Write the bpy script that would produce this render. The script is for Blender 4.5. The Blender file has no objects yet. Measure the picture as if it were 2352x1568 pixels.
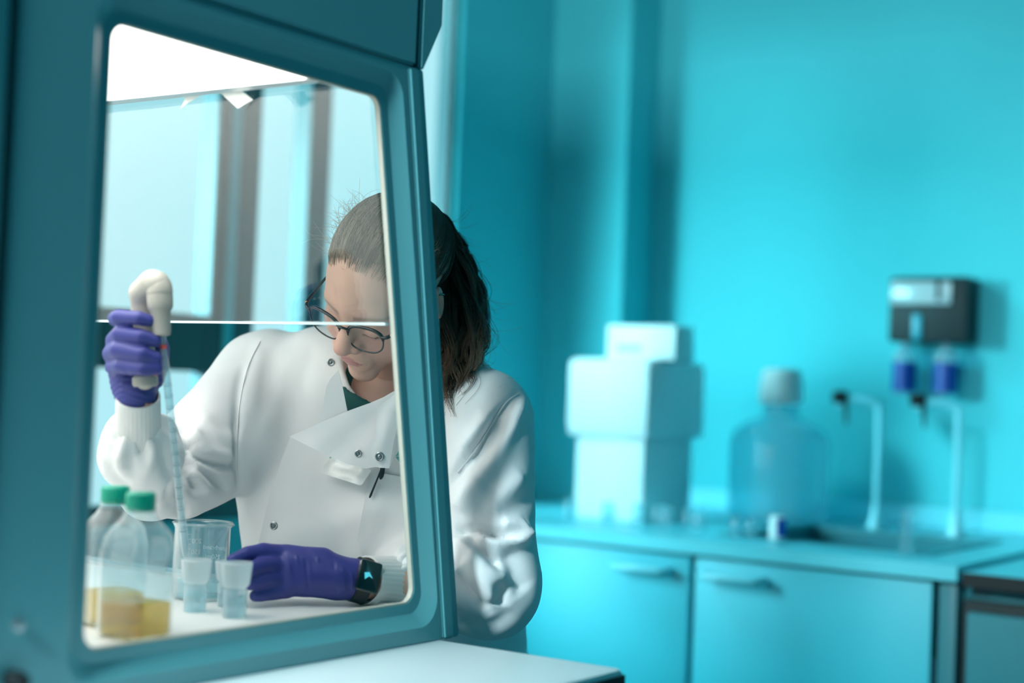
import bpy, bmesh, math, random
import numpy as np
from mathutils import Vector, Matrix
from mathutils.bvhtree import BVHTree
from mathutils.geometry import delaunay_2d_cdt
random.seed(7); rng = np.random.default_rng(7)
scn = bpy.context.scene; COL = scn.collection

# ------------------------------------------------------------------ camera
CZ = 1.21
YAW, PIT, ROL, FPX = -0.60575976, 0.03138499, 0.03973883, 3527.28
cf = Vector((math.sin(YAW)*math.cos(PIT), math.cos(YAW)*math.cos(PIT), math.sin(PIT)))
r0 = Vector((math.cos(YAW), -math.sin(YAW), 0)); u0 = r0.cross(cf)
cr = r0*math.cos(ROL)+u0*math.sin(ROL); cu = u0*math.cos(ROL)-r0*math.sin(ROL)
cd = bpy.data.cameras.new('camera'); cam = bpy.data.objects.new('camera', cd); COL.objects.link(cam)
cam.matrix_world = Matrix(((cr.x, cu.x, -cf.x, 0), (cr.y, cu.y, -cf.y, 0), (cr.z, cu.z, -cf.z, CZ), (0, 0, 0, 1)))
cd.sensor_width = 36; cd.lens = FPX*36/2352; cd.clip_start = 0.05
cd.dof.use_dof = True; cd.dof.focus_distance = 2.02; cd.dof.aperture_fstop = 1.65
scn.camera = cam
scn.cycles.transparent_max_bounces = 40
CAMO = Vector((0, 0, CZ))
def ray(px, py): return cf + cr*((px-1176)/FPX) - cu*((py-784)/FPX)
def P(px, py, d): return CAMO + ray(px, py)*d            # point at forward depth d

# ------------------------------------------------------------------ world, lights, exposure
scn.view_settings.view_transform = 'Standard'; scn.view_settings.look = 'None'
scn.view_settings.gamma = 1; scn.view_settings.exposure = 0.0; scn.view_settings.use_curve_mapping = False
w = bpy.data.worlds.new('sky'); scn.world = w; w.use_nodes = True
nt = w.node_tree; bg = nt.nodes['Background']
tc = nt.nodes.new('ShaderNodeTexCoord'); nz = nt.nodes.new('ShaderNodeTexNoise'); nz.inputs['Scale'].default_value = 3.0
rp = nt.nodes.new('ShaderNodeValToRGB'); rp.color_ramp.elements[0].position = .35; rp.color_ramp.elements[1].position = .65
rp.color_ramp.elements[0].color = (.42, .86, .94, 1); rp.color_ramp.elements[1].color = (.55, .92, .98, 1)
nt.links.new(tc.outputs['Generated'], nz.inputs['Vector']); nt.links.new(nz.outputs['Fac'], rp.inputs['Fac'])
nt.links.new(rp.outputs['Color'], bg.inputs['Color']); bg.inputs['Strength'].default_value = 1.0

def area(name, loc, target, sx, sy, col, power, shape='RECTANGLE', spread=180):
    l = bpy.data.lights.new(name, 'AREA'); l.shape = shape; l.size = sx; l.size_y = sy
    l.color = col; l.energy = power; l.spread = math.radians(spread)
    o = bpy.data.objects.new(name, l); COL.objects.link(o); o.location = loc
    o.rotation_euler = (Vector(target)-Vector(loc)).to_track_quat('-Z', 'Y').to_euler(); return o
# daylight falling through the high part of the far windows and through the near window of the left wall
area('daylight_far', (-3.1, 2.3, 2.75), (-1.85, 3.6, 1.15), 0.6, 0.6, (.32, .90, .97), 9.5, spread=65)
area('daylight_near', (-3.2, 1.3, 1.65), (-1.8, 3.3, 1.0), 0.8, 0.8, (.38, .90, .98), 24, spread=62)
# ceiling lamp on the photographer's side of the room, then an added cyan fill
area('ceiling_lamp_light', (-1.0, -1.0, 2.4), (-1.05, 1.1, 0.9), 0.35, 0.35, (.72, .95, 1), 105)
area('ambient_fill_light', (1.2, 1.4, 2.7), (0.2, 2.6, 0.6), 1.0, 1.0, (.10, .72, .9), 4)

# ------------------------------------------------------------------ materials
MATS = {}
def lin(c): c = c/255; return c/12.92 if c <= .04045 else ((c+.055)/1.055)**2.4
def rgb(r, g, b): return (lin(r), lin(g), lin(b), 1)
def mat(name, col, rough=.5, metal=0, spec=.5, bump=0, bscale=60, coat=0, var=0, vscale=8, sss=0, emit=None, estr=0, trans=0, sheen=0):
    m = bpy.data.materials.new(name); m.use_nodes = True; n = m.node_tree; b = n.nodes['Principled BSDF']
    b.inputs['Base Color'].default_value = col; b.inputs['Roughness'].default_value = rough
    b.inputs['Metallic'].default_value = metal; b.inputs['Specular IOR Level'].default_value = spec
    b.inputs['Coat Weight'].default_value = coat; b.inputs['Coat Roughness'].default_value = .25
    b.inputs['Transmission Weight'].default_value = trans; b.inputs['Sheen Weight'].default_value = sheen
    if sss: b.inputs['Subsurface Weight'].default_value = sss; b.inputs['Subsurface Radius'].default_value = (.012, .005, .003)
    if emit: b.inputs['Emission Color'].default_value = emit; b.inputs['Emission Strength'].default_value = estr
    t = n.nodes.new('ShaderNodeTexCoord')
    z = n.nodes.new('ShaderNodeTexNoise'); z.inputs['Scale'].default_value = vscale; z.inputs['Detail'].default_value = 3
    n.links.new(t.outputs['Object'], z.inputs['Vector'])
    mx = n.nodes.new('ShaderNodeMix'); mx.data_type = 'RGBA'; mx.blend_type = 'MULTIPLY'
    r = n.nodes.new('ShaderNodeMapRange'); r.inputs['To Min'].default_value = 1-max(var, .03); r.inputs['To Max'].default_value = 1
    n.links.new(z.outputs['Fac'], r.inputs['Value']); mx.inputs[0].default_value = 1
    mx.inputs[6].default_value = col; n.links.new(r.outputs['Result'], mx.inputs[7]); n.links.new(mx.outputs[2], b.inputs['Base Color'])
    if bump:
        bn = n.nodes.new('ShaderNodeTexNoise'); bn.inputs['Scale'].default_value = bscale; bn.inputs['Detail'].default_value = 4
        n.links.new(t.outputs['Object'], bn.inputs['Vector'])
        bb = n.nodes.new('ShaderNodeBump'); bb.inputs['Strength'].default_value = bump; bb.inputs['Distance'].default_value = .002
        n.links.new(bn.outputs['Fac'], bb.inputs['Height']); n.links.new(bb.outputs['Normal'], b.inputs['Normal'])
    MATS[name] = m; return m
def clear(name, tint, refl=.5, rough=.03, frost=0, ior=1.45, fcol=(.9, .92, .93, 1)):
    """thin clear glass or plastic: transparent with fresnel gloss, optional milky diffuse"""
    m = bpy.data.materials.new(name); m.use_nodes = True; n = m.node_tree; n.nodes.remove(n.nodes['Principled BSDF'])
    out = n.nodes['Material Output']; tr = n.nodes.new('ShaderNodeBsdfTransparent'); tr.inputs[0].default_value = tint
    gl = n.nodes.new('ShaderNodeBsdfGlossy'); gl.inputs['Roughness'].default_value = rough; gl.inputs['Color'].default_value = (1, 1, 1, 1)
    lw = n.nodes.new('ShaderNodeLayerWeight'); lw.inputs[0].default_value = .5; pw = n.nodes.new('ShaderNodeMath'); pw.operation = 'POWER'; pw.inputs[1].default_value = 4
    n.links.new(lw.outputs['Facing'], pw.inputs[0]); f0 = ((ior-1)/(ior+1))**2
    ml = n.nodes.new('ShaderNodeMath'); ml.operation = 'MULTIPLY_ADD'; ml.inputs[1].default_value = (1-f0)*refl; ml.inputs[2].default_value = f0*refl
    n.links.new(pw.outputs[0], ml.inputs[0]); mix = n.nodes.new('ShaderNodeMixShader')
    n.links.new(ml.outputs[0], mix.inputs[0]); src = tr
    if frost:
        df = n.nodes.new('ShaderNodeBsdfDiffuse'); df.inputs[0].default_value = fcol
        tl = n.nodes.new('ShaderNodeBsdfTranslucent'); tl.inputs[0].default_value = fcol
        ad = n.nodes.new('ShaderNodeMixShader'); ad.inputs[0].default_value = .5
        n.links.new(df.outputs[0], ad.inputs[1]); n.links.new(tl.outputs[0], ad.inputs[2])
        fm = n.nodes.new('ShaderNodeMixShader'); fm.inputs[0].default_value = frost
        n.links.new(tr.outputs[0], fm.inputs[1]); n.links.new(ad.outputs[0], fm.inputs[2]); src = fm
    n.links.new(src.outputs[0], mix.inputs[1]); n.links.new(gl.outputs[0], mix.inputs[2]); n.links.new(mix.outputs[0], out.inputs[0])
    MATS[name] = m; return m

M_wall = mat('cyan_wall_paint', (.07, .58, .64, 1), .75, bump=.08, bscale=200, var=.04)
M_wall2 = mat('low_bounce_wall_paint', (.02, .24, .30, 1), .75)  # for the unseen walls, darkened to cut the bounced light
M_ceil = mat('ceiling_paint', (.05, .30, .36, 1), .8)
M_floor = mat('vinyl_floor', (.04, .22, .26, 1), .4, var=.2, vscale=30)
M_dark = mat('backlit_window_frame', (.025, .075, .085, 1), .45)  # backlit look of the frames put into a dark colour
M_winp = clear('window_glass', (.97, .99, 1, 1), .35)
M_cab = mat('teal_shaded_cabinet_steel', (.11, .36, .40, 1), .38, coat=.25, bump=.03, bscale=300)  # grey-white body, the teal of its shade put into the colour
M_cabd = mat('cabinet_seam', (.004, .03, .036, 1), .7)
M_trim = mat('cream_window_trim', (.50, .48, .41, 1), .45)
M_inner = mat('cabinet_liner', (.86, .87, .86, 1), .35)
M_steel = mat('brushed_steel', (.62, .66, .68, 1), .3, metal=.9)
M_lamp = mat('lamp_diffuser', (.9, .9, .9, 1), .5, emit=(1, .965, .91, 1), estr=5.1)
M_pane = clear('cabinet_glass', (.97, .985, .98, 1), 1.6, .01)
M_side = clear('side_window_glass', (.98, .99, .99, 1), .25, .01)
M_edge = mat('polished_glass_edge', (.75, .95, 1, 1), .2, spec=1)
M_top = mat('white_laminate', (.72, .82, .84, 1), .4)
M_black = mat('black_edge', (.004, .008, .01, 1), .55)
M_white = mat('white_plastic', (.84, .86, .86, 1), .45)
M_bench = mat('cyan_laminate_door', (.04, .55, .66, 1), .45)
M_btop = mat('bench_worktop', (.16, .70, .80, 1), .35)
M_bdark = mat('bench_recess', (.005, .09, .11, 1), .6)
M_tapm = mat('tap_enamel', (.25, .78, .88, 1), .3, spec=.6)
M_sink = mat('sink_bowl', (.02, .22, .27, 1), .35)
M_foam = mat('white_foam', (.93, .95, .96, 1), .9, bump=.15, bscale=400)
M_frid = mat('fridge_door', (.02, .2, .24, 1), .45)

# ------------------------------------------------------------------ helpers
def tag(o, label=None, cat=None, group=None, kind=None):
    if label: o['label'] = label
    if cat: o['category'] = cat
    if group: o['group'] = group
    if kind: o['kind'] = kind
    return o
def thing(name, label, cat, loc=(0, 0, 0), group=None):
    o = bpy.data.objects.new(name, None); COL.objects.link(o); o.location = loc; o.empty_display_size = .05
    return tag(o, label, cat, group)
def woff(p):
    v = Vector((0, 0, 0))
    while p is not None: v += p.location; p = p.parent
    return v
def link(name, me, m, parent=None, smooth=True):
    """mesh given in world coordinates; becomes a child placed relative to its parent"""
    if m is not None and not isinstance(m, (list, tuple)): m = [m]
    for k in (m or []): me.materials.append(k)
    o = bpy.data.objects.new(name, me); COL.objects.link(o)
    if parent is not None:
        o.parent = parent; me.transform(Matrix.Translation(-woff(parent)))
    if smooth and len(me.polygons):
        me.polygons.foreach_set('use_smooth', [True]*len(me.polygons))
    return o
def fin(bm, name, m, parent=None, smooth=False, angle=None):
    bmesh.ops.recalc_face_normals(bm, faces=bm.faces[:])
    me = bpy.data.meshes.new(name); bm.to_mesh(me); bm.free()
    o = link(name, me, m, parent, smooth or angle is not None)
    if angle is not None:
        try: me.set_sharp_from_angle(angle=math.radians(angle))
        except Exception: pass
    return o
def add_box(bm, x0, x1, y0, y1, z0, z1, bev=0, rz=0, c=None):
    vs = [bm.verts.new((x, y, z)) for x in (x0, x1) for y in (y0, y1) for z in (z0, z1)]
    fs = [bm.faces.new([vs[i] for i in q]) for q in ((0, 1, 3, 2), (4, 6, 7, 5), (0, 4, 5, 1), (2, 3, 7, 6), (0, 2, 6, 4), (1, 5, 7, 3))]
    if rz:
        cc = Vector(c or ((x0+x1)/2, (y0+y1)/2, 0)); bmesh.ops.rotate(bm, cent=cc, matrix=Matrix.Rotation(rz, 3, 'Z'), verts=vs)
    if bev:
        es = list({e for f in fs for e in f.edges})
        bmesh.ops.bevel(bm, geom=es, offset=bev, segments=2, affect='EDGES', profile=.5)
def box(name, m, x0, x1, y0, y1, z0, z1, parent=None, bev=0, rz=0, c=None):
    bm = bmesh.new(); add_box(bm, x0, x1, y0, y1, z0, z1, bev, rz, c); return fin(bm, name, m, parent, angle=35 if bev else None)
def struct(name, m, boxes):
    bm = bmesh.new()
    for b in boxes: add_box(bm, *b)
    o = fin(bm, name, m); o['kind'] = 'structure'; return o
def add_lathe(bm, c, prof, n=32, sq=0, sx=1, sy=1, rz=0):
    """prof = [(r,z)], sq>0 squares the section off"""
    rings = []
    for r, z in prof:
        ring = []
        for i in range(n):
            a = 2*math.pi*i/n; ca, sa = math.cos(a), math.sin(a); k = 1
            if sq: k = 1/((abs(ca)**sq+abs(sa)**sq)**(1/sq)) if r > .02 else 1
            x, y = r*k*ca*sx, r*k*sa*sy
            ring.append(bm.verts.new((c[0]+x*math.cos(rz)-y*math.sin(rz), c[1]+x*math.sin(rz)+y*math.cos(rz), c[2]+z)))
        rings.append(ring)
    for a, b in zip(rings, rings[1:]):
        for i in range(n):
            j = (i+1) % n; bm.faces.new((a[i], a[j], b[j], b[i]))
    return rings
def lathe(name, m, c, prof, parent=None, n=32, sq=0, closed=True, rz=0, sx=1, sy=1):
    bm = bmesh.new(); rings = add_lathe(bm, c, prof, n, sq, sx, sy, rz)
    if closed:
        if prof[0][0] > 1e-4: bm.faces.new(rings[0][::-1])
        if prof[-1][0] > 1e-4: bm.faces.new(rings[-1])
    bmesh.ops.remove_doubles(bm, verts=bm.verts[:], dist=1e-6)
    return fin(bm, name, m, parent, angle=50)
def add_tube(bm, pts, rad, n=12, cap=True):
    pts = [Vector(p) for p in pts]; N = len(pts)
    if not isinstance(rad, (list, tuple)): rad = [rad]*N
    if len(rad) != N: rad = [float(x) for x in np.interp(np.linspace(0, 1, N), np.linspace(0, 1, len(rad)), rad)]
    t0 = (pts[1]-pts[0]).normalized(); ref = Vector((0, 0, 1)) if abs(t0.z) < .9 else Vector((1, 0, 0))
    nrm = t0.cross(ref).normalized(); rings = []
    for i, p in enumerate(pts):
        t = (pts[min(i+1, N-1)]-pts[max(i-1, 0)]).normalized()
        nrm = (nrm-t*nrm.dot(t)).normalized(); b = t.cross(nrm)
        rings.append([bm.verts.new(p+(nrm*math.cos(2*math.pi*k/n)+b*math.sin(2*math.pi*k/n))*rad[i]) for k in range(n)])
    for a, b in zip(rings, rings[1:]):
        for i in range(n): bm.faces.new((a[i], a[(i+1) % n], b[(i+1) % n], b[i]))
    if cap: bm.faces.new(rings[0][::-1]); bm.faces.new(rings[-1])
def smooth_path(pts, sub=6):
    pts = [Vector(p) for p in pts]; out = []
    for i in range(len(pts)-1):
        p0 = pts[max(i-1, 0)]; p1 = pts[i]; p2 = pts[i+1]; p3 = pts[min(i+2, len(pts)-1)]
        for k in range(sub):
            t = k/sub; out.append(.5*((2*p1)+(p2-p0)*t+(2*p0-5*p1+4*p2-p3)*t*t+(3*p1-p0-3*p2+p3)*t**3))
    out.append(pts[-1]); return out
def tube(name, m, pts, rad, parent=None, n=12, sub=0):
    bm = bmesh.new(); add_tube(bm, smooth_path(pts, sub) if sub else pts, rad, n); return fin(bm, name, m, parent, angle=60)
def text_mesh(body, size):
    c = bpy.data.curves.new('t', 'FONT'); c.body = body; c.size = size; c.extrude = 0
    o = bpy.data.objects.new('t', c); COL.objects.link(o); dg = bpy.context.evaluated_depsgraph_get()
    me = bpy.data.meshes.new_from_object(o.evaluated_get(dg)); COL.objects.unlink(o); bpy.data.objects.remove(o); bpy.data.curves.remove(c)
    return me

# ------------------------------------------------------------------ the room
XW, YF = -2.44, 3.85
struct('floor', M_floor, [(XW-.2, 2.6, -2.2, YF+.2, -.1, 0)])
struct('ceiling', M_ceil, [(XW-.2, 2.6, -2.2, YF+.2, 2.85, 2.95)])
struct('wall_far', M_wall, [(XW-.2, 2.6, YF, YF+.15, 0, 2.85)])
struct('wall_pillar', M_wall, [(XW, -2.185, 3.68, YF, 0, 2.85)])
struct('wall_right', M_wall2, [(2.45, 2.6, -2.2, YF, 0, 2.85)])
struct('wall_near', M_wall2, [(XW-.2, 2.6, -2.35, -2.2, 0, 2.85)])
A0, A1, N0, N1, ZT = 1.80, 3.235, .05, 1.45, 2.62
struct('wall_left', M_wall, [(XW-.06, XW, -2.2, N0, 0, 2.85), (XW-.06, XW, N1, A0, 0, 2.85), (XW-.06, XW, A1, YF, 0, 2.85),
       (XW-.06, XW, N0, N1, 0, .9), (XW-.06, XW, A0, A1, 0, .9), (XW-.06, XW, N0, N1, ZT, 2.85), (XW-.06, XW, A0, A1, ZT, 2.85)])
def window(name, y0, y1, bars, trans):
    fr = [(XW-.06, XW-.015, y0, y0+.05, .9, ZT), (XW-.06, XW-.015, y1-.02, y1, .9, ZT), (XW-.06, XW-.015, y0, y1, .9, .94), (XW-.06, XW-.015, y0, y1, ZT-.05, ZT)]
    fr += [(XW-.06, XW-.01, a, b, .9, ZT) for a, b in bars] + [(XW-.055, XW-.012, a, b, c, d) for a, b, c, d in trans]
    o = struct(name, M_dark, fr)
    box('pane', M_winp, XW-.035, XW-.030, y0+.02, y1-.01, .92, ZT-.03, o)
    return o
wo = window('window_1', A0, A1, [(2.375, 2.51), (2.672, 2.745)], [(A0, 2.40, 1.222, 1.345), (2.40, 2.70, 1.222, 1.30), (2.70, A1, 1.222, 1.30)])
box('mullion_strip', M_wall, XW-.012, XW-.002, 2.415, 2.44, .94, ZT, wo)
window('window_2', N0, N1, [(.72, .78)], [(N0, N1, 1.222, 1.30)])
struct('baseboard_far', M_bdark, [(-2.18, 2.45, YF-.015, YF, 0, .1)])

# ------------------------------------------------------------------ far bench: base units, worktop, sink, taps
BY = 2.99
def base_unit(x0, x1, hx0, hx1, label, sink_below=False):
    t = thing('base_cabinet', label, 'cabinet', ((x0+x1)/2, BY+.35, 0), 'cyan base cabinets under the far bench')
    box('body', M_bdark, x0, x1, BY+.025, 3.67 if x0 < -2.2 else YF-.005, .1, .868 if not sink_below else .71, t)
    d = box('door', M_bench, x0+.004, x1-.004, BY+.003, BY+.022, .11, .862, t, .002)
    bm = bmesh.new(); z = .828
    add_tube(bm, [(hx0, BY+.004, z), (hx0, BY-.03, z), (hx0+.012, BY-.036, z), (hx1-.012, BY-.036, z), (hx1, BY-.03, z), (hx1, BY+.004, z)], .0075, 10)
    fin(bm, 'handle', M_tapm, d, angle=60)
    return t
XJ = -1.572
base_unit(XW+.01, -2.145, -2.4, -2.3, 'cyan base cabinet at the left end of the far bench, beside the windows')
base_unit(-2.14, XJ-.003, -1.755, -1.625, 'wide cyan base cabinet below the stacked white foam boxes, handle at its right')
base_unit(XJ+.003, -1.035, -1.535, -1.40, 'cyan base cabinet right of the door gap, handle at its left, under the sink', True)
box_end = thing('end_panel', 'narrow teal upright panel closing the right end of the sink bench', 'panel', (-1.01, BY+.3, 0))
box('panel', M_frid, -1.028, -.992, BY+.012, YF-.005, 0, .868, box_end, .002)
pl = box('plinth', M_bdark, XW+.01, -1.035, BY+.08, YF-.1, 0, .098)
tag(pl, 'dark recessed plinth under the cyan base cabinets', 'plinth')
# worktop with a hole for the sink
SX0, SX1, SY0, SY1 = -1.56, -1.12, 3.16, 3.60
bm = bmesh.new()
for b in ((XW+.005, SX0, BY-.012, YF-.003, .87, .9), (SX1, -.985, BY-.012, YF-.003, .87, .9), (SX0, SX1, BY-.012, SY0, .87, .9), (SX0, SX1, SY1, YF-.003, .87, .9)):
    add_box(bm, *b)
o = fin(bm, 'bench_worktop', M_btop); tag(o, 'long cyan worktop along the far wall with a sink set into it', 'worktop')
bm = bmesh.new(); add_box(bm, XW+.01, -.99, YF-.02, YF-.002, .902, .955, .003)
tag(fin(bm, 'upstand', M_btop), 'low cyan upstand strip at the back of the far worktop', 'upstand')
sk = thing('sink', 'dark rectangular bench sink under the two tall taps', 'sink', ((SX0+SX1)/2, (SY0+SY1)/2, .72))
bm = bmesh.new(); g = .006
for b in ((SX0+.002, SX0+g, SY0+.002, SY1-.002, .72, .898), (SX1-g, SX1-.002, SY0+.002, SY1-.002, .72, .898), (SX0+g, SX1-g, SY0+.002, SY0+g, .72, .898),
          (SX0+g, SX1-g, SY1-g, SY1-.002, .72, .898), (SX0+g, SX1-g, SY0+g, SY1-g, .72, .726)): add_box(bm, *b)
fin(bm, 'bowl', M_sink, sk)
bm = bmesh.new()
for b in ((SX0-.03, SX0+.004, SY0-.02, SY1+.02, .901, .904), (SX1-.004, SX1+.03, SY0-.02, SY1+.02, .901, .904), (SX0, SX1, SY0-.02, SY0+.004, .901, .904), (SX0, SX1, SY1-.004, SY1+.02, .901, .904)): add_box(bm, *b)
fin(bm, 'rim', M_sink, sk)
lathe('drain', M_steel, ((SX0+SX1)/2, (SY0+SY1)/2, .7265), [(0, .002), (.025, .002), (.03, 0)], sk, 20)
def tap(x, y, label, h=.32):
    t = thing('laboratory_tap', label, 'tap', (x, y, .9), 'tall swan-neck bench taps')
    lathe('base', M_tapm, (x, y, .9), [(.022, .001), (.022, .012), (.014, .035), (.010, .06)], t, 20)
    tube('spout', M_tapm, [(x, y, .93), (x, y, .90+h-.04), (x-.008, y-.004, .90+h-.012), (x-.035, y-.018, .90+h), (x-.075, y-.036, .90+h)], .0085, t, 12, 4)
    vx, vy = x-.085, y-.04
    k = lathe('valve', M_tapm, (vx, vy, .90+h-.02), [(.008, 0), (.012, .01), (.012, .03), (.006, .04)], t, 16)
    bm = bmesh.new(); add_box(bm, vx-.02, vx+.016, vy-.016, vy+.016, .90+h-.012, .90+h+.02, .006, .5)
    fin(bm, 'control_knob', M_black, t, angle=40)
    tube('nozzle', M_black, [(vx+.012, vy, .90+h-.01), (vx+.016, vy-.002, .90+h-.035), (vx+.018, vy-.003, .90+h-.062)], [.006, .005, .003], t, 10)
    return t
tap(-1.402, 3.62, 'left tall cyan bench tap with a black knob, beside the carboy')
tap(-1.205, 3.62, 'right tall cyan bench tap with a black knob, under the wall dispenser')

# lower bench at right with under-counter fridge
o = box('side_worktop', M_btop, -.975, 2.3, BY-.005, YF-.003, .866, .89); tag(o, 'paler worktop to the right of the sink bench, dark front edge', 'worktop')
ed = box('edge_strip', M_black, -.975, 2.3, BY-.009, BY-.006, .862, .889, o)
fg = thing('undercounter_fridge', 'dark teal under-counter fridge with a black door gasket, right of the sink bench', 'fridge', (-.65, BY+.3, 0))
box('casing', M_frid, -.99, -.36, BY+.05, YF-.05, .02, .855, fg, .004)
box('gasket', M_black, -.982, -.368, BY+.02, BY+.05, .05, .833, fg, .003)
d = box('door', M_frid, -.968, -.382, BY+.002, BY+.024, .06, .812, fg, .004)
box('handle', M_black, -.42, -.40, BY-.02, BY+.002, .5, .7, d, .003)
for fx in (-.95, -.40):
    for fy in (BY+.1, YF-.12): lathe('foot', M_black, (fx, fy, 0), [(.018, 0), (.018, .02)], fg, 12)

# ------------------------------------------------------------------ things on the far bench
def foam_box(x, y, z, wx, wy, h, label, lidh=.05, rz=0, taper=.012):
    t = thing('foam_box', label, 'box', (x, y, z), 'white foam boxes stacked on the far bench')
    bm = bmesh.new(); add_box(bm, x-wx/2+taper, x+wx/2-taper, y-wy/2+taper, y+wy/2-taper, z, z+h-lidh-.002, .012, rz, (x, y, 0)); fin(bm, 'body', M_foam, t, angle=40)
    bm = bmesh.new(); add_box(bm, x-wx/2, x+wx/2, y-wy/2, y+wy/2, z+h-lidh, z+h, .014, rz, (x, y, 0)); fin(bm, 'lid', M_foam, t, angle=40)
    return t
fb = thing('foam_box', 'lower white foam box of the stack, standing on the far bench', 'box', (-1.93, 3.35, .9), 'white foam boxes stacked on the far bench')
box('body', M_foam, -2.03, -1.835, 3.225, 3.475, .9005, 1.104, fb, .01)
fb = thing('foam_box', 'upper white foam box resting on the lower one, below the small carton', 'box', (-1.93, 3.35, 1.105), 'white foam boxes stacked on the far bench')
box('body', M_foam, -2.048, -1.822, 3.212, 3.50, 1.105, 1.13, fb, .008)
box('lid', M_foam, -2.052, -1.818, 3.205, 3.505, 1.112, 1.296, fb, .018)
M_gprint = mat('green_print', (.45, .85, .66, 1), .6)
ct = thing('carton', 'small white carton with a pale green print, on top of the foam boxes', 'carton', (-1.87, 3.3, 1.297))
box('body', M_white, -1.967, -1.775, 3.25, 3.345, 1.2965, 1.380, ct, .004)
box('print', M_gprint, -1.935, -1.868, 3.2488, 3.2498, 1.313, 1.332, ct)
M_jar = mat('teal_jar', (.01, .33, .42, 1), .35)
jr = thing('jar', 'dark teal round jar beside the small carton on the foam boxes', 'jar', (-1.862, 3.43, 1.297))
lathe('body', M_jar, (-1.858, 3.43, 1.2965), [(.030, 0), (.034, .006), (.034, .05), (.030, .056)], jr, 28)
lathe('lid', M_jar, (-1.858, 3.43, 1.353), [(.032, 0), (.032, .016), (.028, .02)], jr, 28)
# carboy
M_carb = clear('frosted_carboy', (.45, .86, .92, 1), .9, .15, .25)
cb = thing('carboy', 'large translucent carboy with a white screw cap on the far bench', 'carboy', (-1.667, 3.62, .9))
cx, cy = -1.667, 3.625
lathe('body', M_carb, (cx, cy, .9005), [(.10, 0), (.122, .008), (.126, .02), (.126, .20), (.118, .228), (.092, .252), (.058, .264), (.046, .272), (.044, .305)], cb, 48)
bm = bmesh.new(); add_lathe(bm, (cx, cy, .9005), [(.050, .300), (.054, .304), (.056, .318), (.055, .345), (.051, .376), (.044, .389)], 48)
bm.faces.ensure_lookup_table(); o = fin(bm, 'cap', M_white, cb, angle=40)
lathe('cap_top', M_white, (cx, cy, .9005), [(.044, .389), (.02, .391), (0, .391)], cb, 32, closed=False)
# small glassware row
M_gw = clear('thin_glassware', (.80, .96, .98, 1), 1.0, .05, .10)
def small_glass(x, y, r, h, label, grp, name='glass_vial'):
    o = lathe(name, M_gw, (x, y, .9005), [(0, 0), (r*.9, 0), (r, .003), (r, h*.7), (r*.75, h*.8), (r*.75, h*.93), (r*.9, h), (r*.82, h), (r*.68, h*.93), (r*.9, h*.7), (r*.9, .005), (0, .004)], None, 20, closed=False)
    tag(o, label, 'vial', grp); return o
wds = [('leftmost', -1.985, 3.14), ('second', -1.872, 3.13), ('third', -1.80, 3.15), ('fourth', -1.762, 3.18), ('fifth', -1.722, 3.15), ('sixth', -1.685, 3.18), ('rightmost', -1.63, 3.13)]
for wd, x, y in wds:
    small_glass(x, y, .016, .055, '%s clear glass vial of the row before the foam boxes' % wd, 'clear vials on the far bench')
for wd, x, y in (('left', -1.533, 3.12), ('right', -1.50, 3.13)):
    small_glass(x, y, .012, .05, '%s narrow glass tube before the carboy, near the blue tin' % wd, 'glass tubes before the carboy', 'glass_tube')
M_blue = mat('blue_label', (.01, .07, .5, 1), .4)
tn = thing('tin', 'small blue and white tin standing at the sink edge in front of the carboy', 'tin', (-1.435, 3.125, .9))
lathe('body', M_white, (-1.435, 3.125, .9045), [(.015, 0), (.018, .002), (.018, .05), (.015, .052)], tn, 24)
bm = bmesh.new()
for i in range(14):
    a0 = math.radians(-70+i*10); a1 = a0+math.radians(10); q = []
    for a, z in ((a0, .912), (a1, .912), (a1, .952), (a0, .952)): q.append(bm.verts.new((-1.435+.0186*math.cos(a), 3.125+.0186*math.sin(a), z)))
    bm.faces.new(q)
bmesh.ops.remove_doubles(bm, verts=bm.verts[:], dist=1e-6); fin(bm, 'label', M_blue, tn, True)
mc = lathe('measuring_glass', M_gw, (-1.125, 3.08, .9045), [(0, 0), (.02, 0), (.02, .004), (.0135, .008), (.0135, .085), (.016, .09), (.0125, .088), (.0125, .01), (0, .009)], None, 24, closed=False)
tag(mc, 'clear slim measuring glass at the front edge of the sink', 'measuring glass')
# wall dispenser
dp = thing('wall_dispenser', 'black wall dispenser with a clear hatch and two blue-labelled bottles', 'dispenser', (-1.34, YF, 1.25))
M_dblk = mat('dispenser_black', (.003, .014, .017, 1), .6)
bm = bmesh.new(); add_box(bm, -1.437, -1.236, YF-.10, YF-.001, 1.37, 1.535, .008); fin(bm, 'housing', M_dblk, dp, angle=40)
box('hatch', mat('pale_hatch', (.62, .68, .70, 1), .2, var=.4, vscale=14), -1.430, -1.275, YF-.106, YF-.101, 1.465, 1.522, dp, .002)
box('catch', M_dblk, -1.312, -1.302, YF-.109, YF-.1065, 1.475, 1.522, dp)
box('centre_plate', M_jar, -1.372, -1.348, YF-.106, YF-.101, 1.375, 1.44, dp, .002)
M_bottle = clear('blue_tint_plastic', (.45, .85, .93, 1), .8, .1, .35)
M_bl = mat('navy_label', (.0, .05, .30, 1), .4)
for x in (-1.405, -1.298):
    b = lathe('bottle', M_bottle, (x, YF-.058, 1.235), [(.012, 0), (.030, .008), (.030, .10), (.020, .118), (.011, .125), (.011, .137)], dp, 28)
    lathe('label', M_bl, (x, YF-.058, 1.245), [(.0306, 0), (.0306, .075)], b, 28, closed=False)
    lathe('neck_ring', M_blue, (x, YF-.092, 1.385), [(.006, 0), (.008, .012), (.006, .03)], b, 14)

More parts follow.
